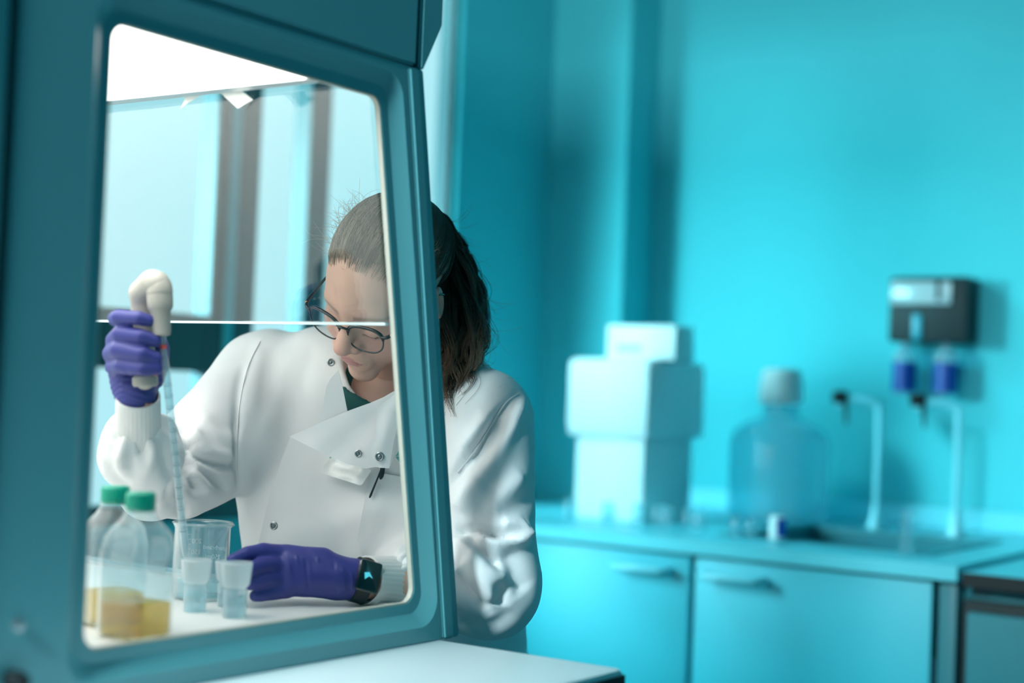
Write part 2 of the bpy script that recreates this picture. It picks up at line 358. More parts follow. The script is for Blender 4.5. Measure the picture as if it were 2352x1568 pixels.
# ------------------------------------------------------------------ laboratory table under the safety cabinet
tb = thing('laboratory_table', 'white-topped laboratory table with a black edge carrying the safety cabinet', 'table', (-1.64, 1.05, 0))
bm = bmesh.new(); add_box(bm, -2.41, -.882, .35, 1.522, .868, .8995, .006); fin(bm, 'tabletop', M_top, tb, angle=40)
bm = bmesh.new()
for b in ((-2.41, -.8815, 1.5205, 1.5235, .8645, .892), (-.8835, -.8805, .35, 1.5235, .8645, .892)): add_box(bm, *b)
fin(bm, 'edge_band', M_black, tb)
for x in (-2.38, -.93):
    for y in (.40, 1.44): box('leg', M_steel, x-.02, x+.02, y-.02, y+.02, 0, .868, tb, .003)
bm = bmesh.new()
add_box(bm, -2.36, -.95, .39, .42, .80, .865); fin(bm, 'frame_rail', M_steel, tb)
box('frame_rail', M_steel, -2.36, -.95, 1.42, 1.45, .80, .865, tb)

# ------------------------------------------------------------------ safety cabinet
sc = thing('safety_cabinet', 'large grey-teal safety cabinet with a framed side window and bright lamp', 'safety cabinet', (-1.7, 1.0, .9))
XS = -1.14
def rounded(poly, r, n=7):
    out = []; N = len(poly)
    for i in range(N):
        a, b, c = Vector(poly[i-1]), Vector(poly[i]), Vector(poly[(i+1) % N])
        u, v = (a-b).normalized(), (c-b).normalized(); ang = u.angle(v); t = r/math.tan(ang/2)
        p, q = b+u*t, b+v*t; ctr = b+(u+v).normalized()*(r/math.sin(ang/2))
        for k in range(n):
            s = k/(n-1); w_ = (p-ctr).lerp(q-ctr, s).normalized()*r; out.append(ctr+w_)
    return out
def grow(poly, d):
    """offset a convex quad outward by d"""
    N = len(poly); ls = []
    cen = sum((Vector(p) for p in poly), Vector((0, 0)))/N
    for i in range(N):
        a, b = Vector(poly[i]), Vector(poly[(i+1) % N]); t = (b-a).normalized(); n = Vector((t.y, -t.x))
        if n.dot((a+b)/2-cen) < 0: n = -n
        ls.append((a+n*d, t))
    out = []
    for i in range(N):
        (p, t), (q, s) = ls[i-1], ls[i]; den = t.x*s.y-t.y*s.x; k = ((q-p).x*s.y-(q-p).y*s.x)/den; out.append(tuple(p+t*k))
    return out
HOLE = [(.973, .947), (1.480, .947), (1.373, 1.547), (.973, 1.547)]
OUT = [(.860, .9005), (1.556, .9005), (1.437, 1.588), (.860, 1.588)]
def loop3(pts, x): return [Vector((x, p[0], p[1])) for p in pts]
def frame_torus(loops, name, m, parent):
    bm = bmesh.new(); R = [[bm.verts.new(v) for v in L] for L in loops]; n = len(R[0])
    for a, b in zip(R, R[1:]+R[:1]):
        for i in range(n): bm.faces.new((a[i], a[(i+1) % n], b[(i+1) % n], b[i]))
    return fin(bm, name, m, parent, angle=28)
H0 = rounded(HOLE, .018); H1 = rounded(grow(HOLE, .012), .022); H2 = rounded(grow(HOLE, .028), .03); HO = rounded(OUT, .004)
frame_torus([loop3(H0, XS-.0215), loop3(H0, XS-.012), loop3(H1, XS-.012), loop3(H2, XS), loop3(HO, XS-.001), loop3(HO, XS-.0215)], 'side_panel', M_cab, sc)
Hi = rounded(grow(HOLE, -.0022), .016)
frame_torus([loop3(Hi, XS-.0195), loop3(Hi, XS-.0128), loop3(H0, XS-.0128), loop3(H0, XS-.0195)], 'window_trim', M_trim, sc)
bm = bmesh.new(); a = [bm.verts.new(v) for v in loop3(rounded(grow(HOLE, -.002), .016), XS-.018)]; b = [bm.verts.new(v+Vector((-.005, 0, 0))) for v in loop3(rounded(grow(HOLE, -.002), .016), XS-.018)]
bm.faces.new(a); bm.faces.new(b[::-1]); fin(bm, 'side_window', M_side, sc)
# front corner post (slanted) beside the panel
bm = bmesh.new()
def prism_x(bm, poly, x0, x1):
    a = [bm.verts.new((x0, y, z)) for y, z in poly]; b = [bm.verts.new((x1, y, z)) for y, z in poly]; n = len(poly)
    for i in range(n): bm.faces.new((a[i], a[(i+1) % n], b[(i+1) % n], b[i]))
    bm.faces.new(a[::-1]); bm.faces.new(b)
prism_x(bm, [(1.520, .9005), (1.541, .9005), (1.424, 1.586), (1.405, 1.586)], XS-.001, XS+.0045)
bmesh.ops.bevel(bm, geom=bm.edges[:], offset=.0025, segments=2, affect='EDGES')
fin(bm, 'corner_rail', M_cab, sc, angle=40)
# hood above
bm = bmesh.new(); prism_x(bm, [(.86, 1.59), (1.421, 1.59), (1.421, 2.2), (.86, 2.2)], -2.40, XS+.002)
bmesh.ops.bevel(bm, geom=bm.edges[:], offset=.003, segments=2, affect='EDGES'); fin(bm, 'hood', M_cab, sc, angle=40)
bm = bmesh.new(); prism_x(bm, [(1.428, 1.587), (1.436, 1.587), (1.470, 1.648), (1.468, 2.2), (1.428, 2.2)], -2.40, XS+.002)
bmesh.ops.bevel(bm, geom=bm.edges[:], offset=.003, segments=2, affect='EDGES'); fin(bm, 'front_cover', M_cab, sc, angle=40)
box('seam_gasket', M_cabd, -2.39, XS-.006, 1.419, 1.430, 1.592, 2.19, sc)
# rear housing behind the seam
bm = bmesh.new(); add_box(bm, -2.40, XS+.002, .38, .848, .9005, 2.2, .004); fin(bm, 'rear_housing', M_cab, sc, angle=40)
box('rear_seam', M_cabd, -2.39, XS-.008, .846, .862, .902, 2.19, sc)
box('back_liner', M_inner, -2.38, XS-.027, .864, .925, .94, 1.56, sc)
box('far_side_panel', M_inner, -2.40, -2.36, .862, 1.42, .9005, 1.588, sc)
bm = bmesh.new(); add_box(bm, -2.358, XS-.026, .864, 1.49, .9005, .935, .002); fin(bm, 'work_surface', M_inner, sc)
bm = bmesh.new(); prism_x(bm, [(1.49, .9005), (1.54, .9005), (1.546, .925), (1.535, .938), (1.49, .940)], -2.358, XS-.026)
fin(bm, 'front_grille', M_steel, sc, angle=40)
o = box('lamp', M_lamp, -2.34, XS-.030, .94, 1.285, 1.553, 1.562, sc)
bm = bmesh.new(); prism_x(bm, [(1.287, 1.553), (1.300, 1.551), (1.306, 1.556), (1.306, 1.585), (1.287, 1.585)], -2.34, XS-.030); fin(bm, 'lamp_rail', M_steel, sc)
box('ceiling_liner', M_inner, -2.358, XS-.027, .864, 1.287, 1.563, 1.585, sc)
# slanted front sash
def sy(z): return 1.413-(z-1.28)*.178
bm = bmesh.new(); prism_x(bm, [(sy(1.284), 1.284), (sy(1.284)+.005, 1.284), (sy(1.575)+.005, 1.575), (sy(1.575), 1.575)], -2.35, XS-.0225); fin(bm, 'front_sash', M_pane, sc)
bm = bmesh.new(); prism_x(bm, [(sy(1.28)-.001, 1.2805), (sy(1.28)+.006, 1.2805), (sy(1.28)+.006, 1.2835), (sy(1.28)-.001, 1.2835)], -2.35, XS-.0225); fin(bm, 'sash_edge', M_edge, sc)
lathe('screw', M_steel, (0, 0, 0), [(0.006, 0), (.006, .004), (0, .005)], None, 16)
sw = bpy.context.scene.objects['screw']; sw.parent = sc; sw.rotation_euler = (0, math.pi/2, 0); sw.location = Vector((XS, .888, .983))-sc.location
kb = lathe('knob', M_black, (0, 0, 0), [(.008, 0), (.010, .01), (.008, .02), (0, .021)], None, 20)
kb.parent = sc; kb.rotation_euler = (0, math.pi/2, 0); kb.location = Vector((XS, .882, .935))-sc.location
# strips of tape hanging from the lamp rail
M_tape = mat('paper_tape', (.86, .86, .82, 1), .7)
def ony(px, py, y):
    r = ray(px, py); return CAMO + r*(y/r.y)
def strip(pts, label):
    bm = bmesh.new(); a = [bm.verts.new(p) for p in pts]; b = [bm.verts.new(Vector(p)+Vector((0, .0006, 0))) for p in pts]; n = len(a)
    bm.faces.new(a[::-1]); bm.faces.new(b)
    for i in range(n): bm.faces.new((a[i], a[(i+1) % n], b[(i+1) % n], b[i]))
    o = fin(bm, 'tape_strip', M_tape); tag(o, label, 'tape', 'paper tape strips on the lamp rail'); return o
q = [ony(470, 208, 1.308), ony(432, 208, 1.308), ony(427, 222, 1.309), ony(414, 249, 1.312), ony(440, 231, 1.312), ony(458, 220, 1.310)]
strip(q, 'narrow curled white tape strip hanging left on the lamp rail')
q = [ony(553, 207, 1.308), ony(505, 213, 1.308), ony(546, 249, 1.314), ony(581, 229, 1.314)]
strip(q, 'wide white tape strip hanging right on the lamp rail')

# ------------------------------------------------------------------ glassware on the work surface
WS = .9352
M_glass = clear('clear_glass', (.91, .97, .98, 1), 1.9, .02, .05, 1.5)
M_glass2 = clear('bottle_glass', (.86, .95, .97, 1), 1.9, .04, .10, 1.5)
M_rim = clear('glass_rim', (.80, .93, .94, 1), 2.0, .03, .25, 1.5)
M_amber = clear('amber_liquid', (.90, .70, .20, 1), .5, .05, .22, 1.33, (.88, .60, .10, 1))
M_green = mat('green_cap', (.0, .42, .28, 1), .4)
M_label = mat('paper_label', (.80, .86, .86, 1), .7)
M_marks = mat('white_print', (.92, .95, .95, 1), .6); M_film = clear('pale_label_film', (.9, .97, .98, 1), .6, .2, .5)
def media_bottle(x, y, rz, label):
    t = thing('media_bottle', label, 'bottle', (x, y, WS), 'square media bottles with green caps'); t.rotation_euler = (0, 0, rz)
    def lp(name, m, prof, sq=0, n=48, par=t, closed=True):
        bm = bmesh.new(); rings = add_lathe(bm, (0, 0, 0), prof, n, sq)
        if closed:
            if prof[0][0] > 1e-4: bm.faces.new(rings[0][::-1])
            if prof[-1][0] > 1e-4: bm.faces.new(rings[-1])
        bmesh.ops.remove_doubles(bm, verts=bm.verts[:], dist=1e-6); bmesh.ops.recalc_face_normals(bm, faces=bm.faces[:])
        me = bpy.data.meshes.new(name); bm.to_mesh(me); bm.free(); me.materials.append(m); me.polygons.foreach_set('use_smooth', [True]*len(me.polygons))
        o = bpy.data.objects.new(name, me); COL.objects.link(o); o.parent = par; return o
    lp('body', M_glass2, [(0, 0), (.026, 0), (.031, .005), (.031, .090), (.028, .106), (.0195, .123), (.0150, .131), (.0150, .144)], 6, closed=False)
    lp('liquid', M_amber, [(0, .0025), (.0275, .0025), (.0285, .006), (.0285, .034), (.0283, .036), (0, .036)], 6)
    lp('cap', M_green, [(.0150, .131), (.0158, .133), (.0158, .148), (.0143, .151), (0, .1515)], 0)
    lp('pouring_ring', M_glass2, [(.0155, .131), (.0172, .1325), (.0155, .134)], 0, closed=False)
    bm = bmesh.new(); vs = [bm.verts.new(v) for v in ((.0318, -.020, .072), (.0318, .006, .064), (.0318, .014, .092), (.0290, .008, .1065), (.0290, -.012, .1065))]; bm.faces.new(vs)
    me = bpy.data.meshes.new('label'); bm.to_mesh(me); bm.free(); me.materials.append(M_film); o = bpy.data.objects.new('label', me); COL.objects.link(o); o.parent = t
    return t
pb = P(322, 1462, 1.63); media_bottle(-1.245, 1.120, math.radians(5), 'front square clear bottle of amber liquid, green cap, right of its twin')
media_bottle(-1.325, 1.155, math.radians(-14), 'rear square clear bottle of amber liquid, green cap, partly hidden at the frame')

bkx, bky = -1.404, 1.366
bk = thing('beaker', 'clear 250 ml glass beaker with a spout, pipette tip inside it', 'beaker', (bkx, bky, WS))
bm = bmesh.new(); R, Hh = .0345, .094; prof = [(0, 0), (R-.005, 0), (R-.001, .002), (R, .006), (R, Hh-.006), (R+.002, Hh-.001), (R+.0028, Hh), (R+.001, Hh+.0006), (R-.0015, Hh-.003), (R-.0018, .006), (R-.006, .0025), (0, .0025)]
rings = add_lathe(bm, (bkx, bky, WS), prof, 64)
sd = (P(530, 1192, 1.9)-Vector((bkx, bky, WS+Hh))); sa = math.atan2(sd.y, sd.x)
for k, ring in enumerate(rings):
    z = prof[k][1]
    if z > Hh-.012:
        for v in ring:
            a = math.atan2(v.co.y-bky, v.co.x-bkx)-sa; a = (a+math.pi) % (2*math.pi)-math.pi
            g = math.exp(-(a/.22)**2)*(z-(Hh-.012))/.012*.008; v.co.x += math.cos(sa)*g; v.co.y += math.sin(sa)*g
bmesh.ops.remove_doubles(bm, verts=bm.verts[:], dist=1e-6); fin(bm, 'glass', M_glass, bk, True)
bm = bmesh.new(); pts = []
for i in range(49):
    a = 2*math.pi*i/48; d = (a-sa+math.pi) % (2*math.pi)-math.pi; g = math.exp(-(d/.22)**2)*.0085
    pts.append((bkx+math.cos(a)*(R+.0015+g), bky+math.sin(a)*(R+.0015+g), WS+Hh))
add_tube(bm, pts, .0013, 8, False); fin(bm, 'rim', M_rim, bk, True)
lathe('water', clear('water', (.80, .93, .95, 1), .6, .02, .03, 1.33), (bkx, bky, WS), [(0, .004), (R-.0028, .004), (R-.0024, .008), (R-.0024, .022), (0, .022)], bk, 40)
# print on the far side of the beaker (seen mirrored through the glass)
vd = Vector((bkx, bky, 0))-Vector((0, 0, 0)); va = math.atan2(vd.y, vd.x)
def beaker_text(body, size, ang0, z, parent):
    me = text_mesh(body, size); rr = R+.0004
    for v in me.vertices:
        a = va+ang0+v.co.x/rr; v.co = Vector((bkx+math.cos(a)*rr, bky+math.sin(a)*rr, WS+z+v.co.y))
    return link('printed_text', me, M_marks, parent, False)
beaker_text('200', .0085, .0, .0645, bk); beaker_text('150', .0085, .02, .0510, bk)
beaker_text('fisherbrand', .0082, -1.12, .0575, bk); beaker_text('250ml', .0085, -.74, .0455, bk)
bm = bmesh.new()
for i in range(10):
    z = .020+i*.0062; L = .009 if i % 2 == 0 else .005
    q = [bm.verts.new((bkx+math.cos(va+.40+t/R)*(R+.0004), bky+math.sin(va+.40+t/R)*(R+.0004), WS+z+dz)) for t, dz in ((0, 0), (L, 0), (L, .0006), (0, .0006))]
    bm.faces.new(q)
fin(bm, 'graduations', M_marks, bk)
M_vial = clear('translucent_plastic', (.84, .95, .97, 1), .9, .08, .30, 1.5)
M_vtop = clear('frosted_plastic', (.75, .90, .94, 1), .8, .15, .55, 1.5)
def sample_vial(x, y, label, s=1.0):
    t = thing('sample_vial', label, 'vial', (x, y, WS), 'small translucent sample vials beside the beaker')
    lathe('body', M_vial, (x, y, WS), [(0, 0), (.0125*s, 0), (.0135*s, .002), (.0135*s, .030*s), (.0125*s, .033*s)], t, 28, closed=False)
    lathe('collar', M_vtop, (x, y, WS), [(.0125*s, .033*s), (.0160*s, .037*s), (.0185*s, .060*s), (.0175*s, .061*s), (.0150*s, .038*s)], t, 28, closed=False)
    lathe('contents', clear('vial_water', (.78, .93, .96, 1), .8, .02, .08, 1.33) if 'vial_water' not in MATS else MATS['vial_water'], (x, y, WS), [(0, .003), (.0118*s, .003), (.0118*s, .024*s), (0, .024*s)], t, 24)
    return t
sample_vial(-1.330, 1.287, 'left small translucent sample vial in front of the beaker')
sample_vial(-1.268, 1.290, 'right small translucent sample vial at the gloved fingertips', 1.04)
sample_vial(-1.335, 1.345, 'rear small translucent sample vial, half hidden between the other two', .9)

# ------------------------------------------------------------------ signed-distance modelling helpers
F32 = np.float32
def V(*a): return np.array(a if len(a) > 1 else a[0], dtype=F32)
def ell(p, c, r, R=None):
    q = p-V(*c); q = q@R if R is not None else q; r = V(*r)
    k0 = np.sqrt(((q/r)**2).sum(1))+1e-6; k1 = np.sqrt(((q/(r*r))**2).sum(1))+1e-6; return k0*(k0-1)/k1
def cone(p, a, b, ra, rb=None):
    rb = ra if rb is None else rb; a = V(*a); b = V(*b); ba = b-a; h = np.clip(((p-a)@ba)/max(float(ba@ba), 1e-9), 0, 1)
    return np.sqrt((((p-a)-h[:, None]*ba)**2).sum(1))-(ra+(rb-ra)*h)
def smin(a, b, k):
    h = np.clip(.5+.5*(b-a)/k, 0, 1); return b+(a-b)*h-k*h*(1-h)
def smax(a, b, k): return -smin(-a, -b, k)
def chain(p, pts, rad, k=.004):
    d = None
    for i in range(len(pts)-1):
        e = cone(p, pts[i], pts[i+1], rad[i], rad[i+1]); d = e if d is None else np.minimum(d, e)
    return d
def nets(fn, lo, hi, h):
    """naive surface nets over fn on a grid -> verts, quads"""
    ax = [np.arange(l, u+h, h, dtype=F32) for l, u in zip(lo, hi)]; n = [len(a) for a in ax]
    D = np.empty(n, dtype=F32)
    gy, gz = np.meshgrid(ax[1], ax[2], indexing='ij'); m = n[1]*n[2]; step = max(1, 400000//m)
    for i in range(0, n[0], step):
        xs = ax[0][i:i+step]; p = np.empty((len(xs)*m, 3), dtype=F32)
        p[:, 0] = np.repeat(xs, m); p[:, 1] = np.tile(gy.ravel(), len(xs)); p[:, 2] = np.tile(gz.ravel(), len(xs))
        D[i:i+step] = fn(p).reshape(len(xs), n[1], n[2])
    S = D < 0; c = np.zeros([k-1 for k in n], dtype=np.int8)
    for dx in (0, 1):
        for dy in (0, 1):
            for dz in (0, 1): c += S[dx:n[0]-1+dx, dy:n[1]-1+dy, dz:n[2]-1+dz]
    act = np.argwhere((c > 0) & (c < 8)); idx = -np.ones(c.shape, dtype=np.int64); idx[tuple(act.T)] = np.arange(len(act))
    acc = np.zeros((len(act), 3)); cnt = np.zeros(len(act))
    offs = [(0, 0, 0), (0, 0, 1), (0, 1, 0), (0, 1, 1), (1, 0, 0), (1, 0, 1), (1, 1, 0), (1, 1, 1)]
    for a in range(8):
        for b in range(a+1, 8):
            oa, ob = np.array(offs[a]), np.array(offs[b])
            if abs(ob-oa).sum() != 1: continue
            va = D[tuple((act+oa).T)]; vb = D[tuple((act+ob).T)]; mk = (va < 0) != (vb < 0); t = np.where(mk, va/(va-vb+1e-12), 0)
            acc[mk] += (oa+(ob-oa)*t[:, None])[mk]; cnt[mk] += 1
    verts = (act+acc/cnt[:, None])*h+np.array([a[0] for a in ax]); quads = []
    for k in range(3):
        e = [0, 0, 0]; e[k] = 1; s0 = S[:n[0]-e[0], :n[1]-e[1], :n[2]-e[2]]; s1 = S[e[0]:, e[1]:, e[2]:]
        i, j = [(1, 2), (2, 0), (0, 1)][k]
        for flip, mk in ((0, s0 & ~s1), (1, ~s0 & s1)):
            g = np.argwhere(mk); g = g[(g[:, i] > 0) & (g[:, j] > 0) & (g[:, i] < n[i]-1) & (g[:, j] < n[j]-1)]
            if not len(g): continue
            di = np.zeros(3, int); dj = np.zeros(3, int); di[i] = 1; dj[j] = 1
            q = np.stack([idx[tuple((g-di-dj).T)], idx[tuple((g-dj).T)], idx[tuple(g.T)], idx[tuple((g-di).T)]], 1)
            quads.append(q[:, ::-1] if flip else q)
    return verts, np.concatenate(quads)
def mesh_of(name, verts, quads):
    me = bpy.data.meshes.new(name); me.from_pydata([], [], []) if False else None
    me.vertices.add(len(verts)); me.vertices.foreach_set('co', np.asarray(verts, dtype=F32).ravel())
    k = quads.shape[1]; me.loops.add(len(quads)*k); me.loops.foreach_set('vertex_index', quads.astype(np.int32).ravel())
    me.polygons.add(len(quads)); me.polygons.foreach_set('loop_start', np.arange(0, len(quads)*k, k, dtype=np.int32))
    me.update(calc_edges=True); me.validate(); return me
def relax(verts, quads, it=2, lam=.5):
    n = len(verts); v = verts.copy()
    e = np.concatenate([quads[:, [0, 1]], quads[:, [1, 2]], quads[:, [2, 3]], quads[:, [3, 0]]])
    for _ in range(it):
        s = np.zeros_like(v); c = np.zeros(n); np.add.at(s, e[:, 0], v[e[:, 1]]); np.add.at(s, e[:, 1], v[e[:, 0]]); np.add.at(c, e[:, 0], 1); np.add.at(c, e[:, 1], 1)
        v = v+(s/np.maximum(c, 1)[:, None]-v)*lam
    return v
def vnormals(verts, quads):
    f = np.cross(verts[quads[:, 2]]-verts[quads[:, 0]], verts[quads[:, 3]]-verts[quads[:, 1]]); n = np.zeros_like(verts)
    for k in range(4): np.add.at(n, quads[:, k], f)
    return n/(np.linalg.norm(n, axis=1)[:, None]+1e-12)
def segdist(p, a, b):
    a = np.array(a); ba = np.array(b)-a; h = np.clip(((p-a)@ba)/max(ba@ba, 1e-12), 0, 1); return np.linalg.norm(p-a-h[:, None]*ba, axis=1), h

# ------------------------------------------------------------------ materials of the person
M_skin = mat('skin', (.74, .44, .34, 1), .5, sss=.12, bump=.05, bscale=500, var=.08, vscale=40)
nt = M_skin.node_tree; at = nt.nodes.new('ShaderNodeAttribute'); at.attribute_name = 'tint'
mx = [n for n in nt.nodes if n.bl_idname == 'ShaderNodeMix'][0]; nt.links.new(at.outputs['Color'], mx.inputs[6])
M_coat = mat('lab_coat_cotton', (.85, .855, .86, 1), .85, bump=.12, bscale=900, var=.03, sheen=.1)
M_cuff = mat('knit_cuff', (.80, .80, .79, 1), .9, bump=.2, bscale=900)
M_shirt = mat('dark_green_shirt', (.004, .07, .065, 1), .85)
M_glove = mat('violet_nitrile', (.050, .055, .29, 1), .45, spec=.45, bump=.12, bscale=90, var=.15, vscale=25)
M_trou = mat('dark_trousers', (.015, .03, .045, 1), .9)
M_shoe = mat('shoe_leather', (.01, .012, .015, 1), .5)
M_snap = mat('snap_metal', (.30, .33, .34, 1), .3, metal=.9)
M_frm = mat('glasses_acetate', (.012, .02, .025, 1), .25, spec=.6)
M_hinge = mat('copper_hinge', (.6, .3, .2, 1), .3, metal=.9)
M_lens = clear('spectacle_lens', (.93, .95, .96, 1), .18, .01)
def hair_mat(name, c0, c1):
    m = mat(name, c0, .42, spec=.5); n = m.node_tree; b = n.nodes['Principled BSDF']
    a = n.nodes.new('ShaderNodeAttribute'); a.attribute_name = 'shade'
    r = n.nodes.new('ShaderNodeMix'); r.data_type = 'RGBA'; r.inputs[6].default_value = c0; r.inputs[7].default_value = c1
    n.links.new(a.outputs['Fac'], r.inputs[0]); n.links.new(r.outputs[2], b.inputs['Base Color']); return m
M_hair = hair_mat('head_hair', (.10, .075, .055, 1), (.42, .34, .26, 1))
M_tail = hair_mat('ponytail_hair', (.010, .008, .007, 1), (.30, .19, .12, 1))
M_lip = (.52, .22, .22)

pr = thing('person', 'woman in a white lab coat, glasses and violet gloves, bending over the cabinet work', 'person', (-1.40, 1.80, 0))
HR = np.array([[-0.9404051, -0.07745861, 0.33111692], [-0.15129131, -0.77673609, -0.61138529], [0.30454752, -0.62504496, 0.71872777]])
HO_ = np.array([-1.323, 1.609, 1.344]); HS = .97
def hw(l): return Vector(HR@(np.array(l, dtype=float)*HS)+HO_)     # head frame (x her right, y forward, z up) -> world
def h_inv(wp): return (np.array(wp)-HO_)@HR/HS
Rsh, Relb, Rwr = np.array(P(606, 880, 2.22)), np.array(P(345, 1115, 2.03)), np.array(P(322, 935, 1.845))
Lsh, Lelb, Lwr = np.array(P(1103, 972, 2.10)), np.array(P(1122, 1345, 2.03)), np.array(P(835, 1335, 1.915))
neck1 = np.array([-1.375, 1.735, 1.185])

# ---- head: one implicit surface in the head frame
nk = h_inv(neck1)
def Rx(a): c, s = math.cos(a), math.sin(a); return np.array([[1, 0, 0], [0, c, -s], [0, s, c]], dtype=F32)
def Rz(a): c, s = math.cos(a), math.sin(a); return np.array([[c, -s, 0], [s, c, 0], [0, 0, 1]], dtype=F32)
def head_sdf(p):
    d = ell(p, (0, -.016, .040), (.073, .092, .078))
    d = smin(d, ell(p, (0, .030, .010), (.064, .062, .075)), .03)
    d = smin(d, ell(p, (0, .039, -.045), (.055, .054, .056)), .03)
    d = smin(d, ell(p, (0, .077, -.099), (.021, .016, .014)), .028)
    q = p.copy(); q[:, 0] = np.abs(q[:, 0])
    d = smin(d, ell(q, (.042, .058, -.034), (.022, .020, .024)), .022)            # cheeks
    d = smin(d, cone(q, (0, .080, .019), (.038, .071, .018), .013, .010), .014)    # brow
    d = smax(d, -ell(q, (.031, .101, -.010), (.018, .017, .013)), .012)             # eye socket
    d = smin(d, ell(q, (.031, .074, -.010), (.0150, .0150, .0125)), .004)           # lowered lid over the eyeball
    d = smax(d, -cone(q, (.020, .0900, -.0165), (.042, .0815, -.0145), .0011), .002)  # lash line
    d = smin(d, cone(p, (0, .085, .006), (0, .106, -.023), .0090, .0120), .010)    # nose
    d = smin(d, ell(p, (0, .1115, -.0295), (.0130, .0115, .0105)), .006)
    d = smin(d, ell(q, (.0145, .0985, -.032), (.0085, .0115, .0090)), .005)
    d = smax(d, -ell(q, (.0068, .104, -.0395), (.0038, .0055, .0035)), .002)
    d = smin(d, ell(p, (0, .088, -.062), (.029, .012, .021)), .012)
    d = smin(d, ell(q, (.009, .0955, -.0580), (.015, .0060, .0034)), .004)
    d = smin(d, ell(p, (0, .0945, -.0665), (.0185, .0062, .0045)), .004)
    d = smax(d, -cone(q, (0, .1035, -.0618), (.024, .0915, -.0635), .0010), .002)
    d = smax(d, -ell(p, (0, .1000, -.0780), (.016, .006, .004)), .008)
    # ears
    R = Rz(-.35)
    e = ell(q, (.078, -.012, -.008), (.0055, .016, .026), R); e = smin(e, ell(q, (.076, -.004, -.004), (.010, .010, .020)), .006)
    e = smax(e, -ell(q, (.0855, -.008, -.004), (.006, .009, .016), R), .004); d = smin(d, e, .005)
    # neck
    d = smin(d, cone(p, (0, -.022, -.035), tuple(nk), .050, .056), .02)
    return d
hv, hq = nets(head_sdf, (-.10, -.13, -.24), (.10, .125, .15), .0019)
tint = np.tile(np.array([.74, .44, .34]), (len(hv), 1))
def blend(col, w): tint[:] = tint*(1-w[:, None])+np.array(col)*w[:, None]
ax_ = np.abs(hv[:, 0])
g = lambda c, s: np.exp(-(((np.stack([ax_, hv[:, 1], hv[:, 2]], 1)-np.array(c))/np.array(s))**2).sum(1))
blend((.70, .34, .30), .55*g((.040, .07, -.03), (.02, .03, .02))); blend((.72, .36, .32), .6*g((0, .11, -.03), (.02, .02, .012)))
lipw = np.clip(1-(((ax_/.0225)**2+((hv[:, 2]+.0625)/(.0085-.004*ax_/.0225))**2)), 0, .5)*2*(hv[:, 1] > .08); blend(M_lip, np.clip(lipw*1.5, 0, .85))
brow = np.clip(1-((np.abs(hv[:, 2]-(.0145+.10*(.035-np.abs(ax_-.035))))/.0042)**2), 0, 1)*(ax_ > .012)*(ax_ < .056)*(hv[:, 1] > .05); blend((.30, .20, .15), .55*brow)
lash = np.clip(1-((hv[:, 2]+.0155)/.0016)**2, 0, 1)*(ax_ > .018)*(ax_ < .046)*(hv[:, 1] > .07); blend((.10, .06, .05), .85*lash); blend((.80, .34, .26), .8*(ax_ > .070)*(hv[:, 2] < .03)*(hv[:, 1] < .02)*(hv[:, 2] > -.05))
hvw = (hv*HS)@HR.T+HO_
# ---- torso, arms and legs of the body under the clothes (coarser), joined to the neck as one mesh
hipc = np.array([-1.42, 1.90, .66])
def body_sdf(p):
    d = ell(p, (-1.395, 1.755, 1.06), (.165, .095, .17)); d = smin(d, ell(p, (-1.41, 1.83, .82), (.155, .105, .20)), .06)
    d = smin(d, cone(p, Rsh+np.array([.02, .02, -.01]), Lsh+np.array([-.02, .03, -.01]), .048), .04)
    d = smin(d, cone(p, neck1+np.array([.02, -.03, .05]), neck1, .050, .060), .03)
    d = smin(d, cone(p, Rsh, Relb, .042, .024), .02); d = smin(d, cone(p, Relb, Rwr, .024, .0165), .004)
    d = smin(d, cone(p, Lsh, Lelb, .045, .038), .02); d = smin(d, cone(p, Lelb, Lwr, .036, .0215), .008)
    d = smin(d, cone(p, Lwr, P(800, 1325, 1.908), .0215, .0205), .002); d = smin(d, cone(p, Rwr, P(317, 906, 1.842), .0170, .0190), .002)
    return d
bv, bq = nets(body_sdf, (-1.72, 1.12, .60), (-1.02, 2.02, 1.30), .008)
allv = np.concatenate([hvw, bv]); allq = np.concatenate([hq, bq+len(hvw)])
me = mesh_of('body', allv, allq); ca = me.color_attributes.new('tint', 'FLOAT_COLOR', 'POINT')
cc = np.ones((len(allv), 4), dtype=F32); cc[:len(tint), :3] = tint; cc[len(tint):, :3] = (.74, .44, .34); ca.data.foreach_set('color', cc.ravel())
body = link('body', me, M_skin, pr)

# ---- shirt
def shirt_sdf(p):
    d = ell(p, (-1.395, 1.750, 1.06), (.178, .106, .18)); d = smin(d, ell(p, (-1.41, 1.83, .82), (.165, .115, .20)), .06)
    d = smin(d, cone(p, Rsh+np.array([.03, .02, -.01]), Lsh+np.array([-.03, .03, -.01]), .054), .04)
    d = smin(d, cone(p, P(855, 905, 2.16), P(850, 940, 2.13), .050), .03)
    return smax(d, -cone(p, P(878, 840, 2.14), P(880, 878, 2.13), .052), .006)
v, q = nets(shirt_sdf, (-1.72, 1.5, .66), (-1.08, 1.95, 1.30), .004); v = relax(v, q, 1); link('shirt', mesh_of('shirt', v, q), M_shirt, pr)

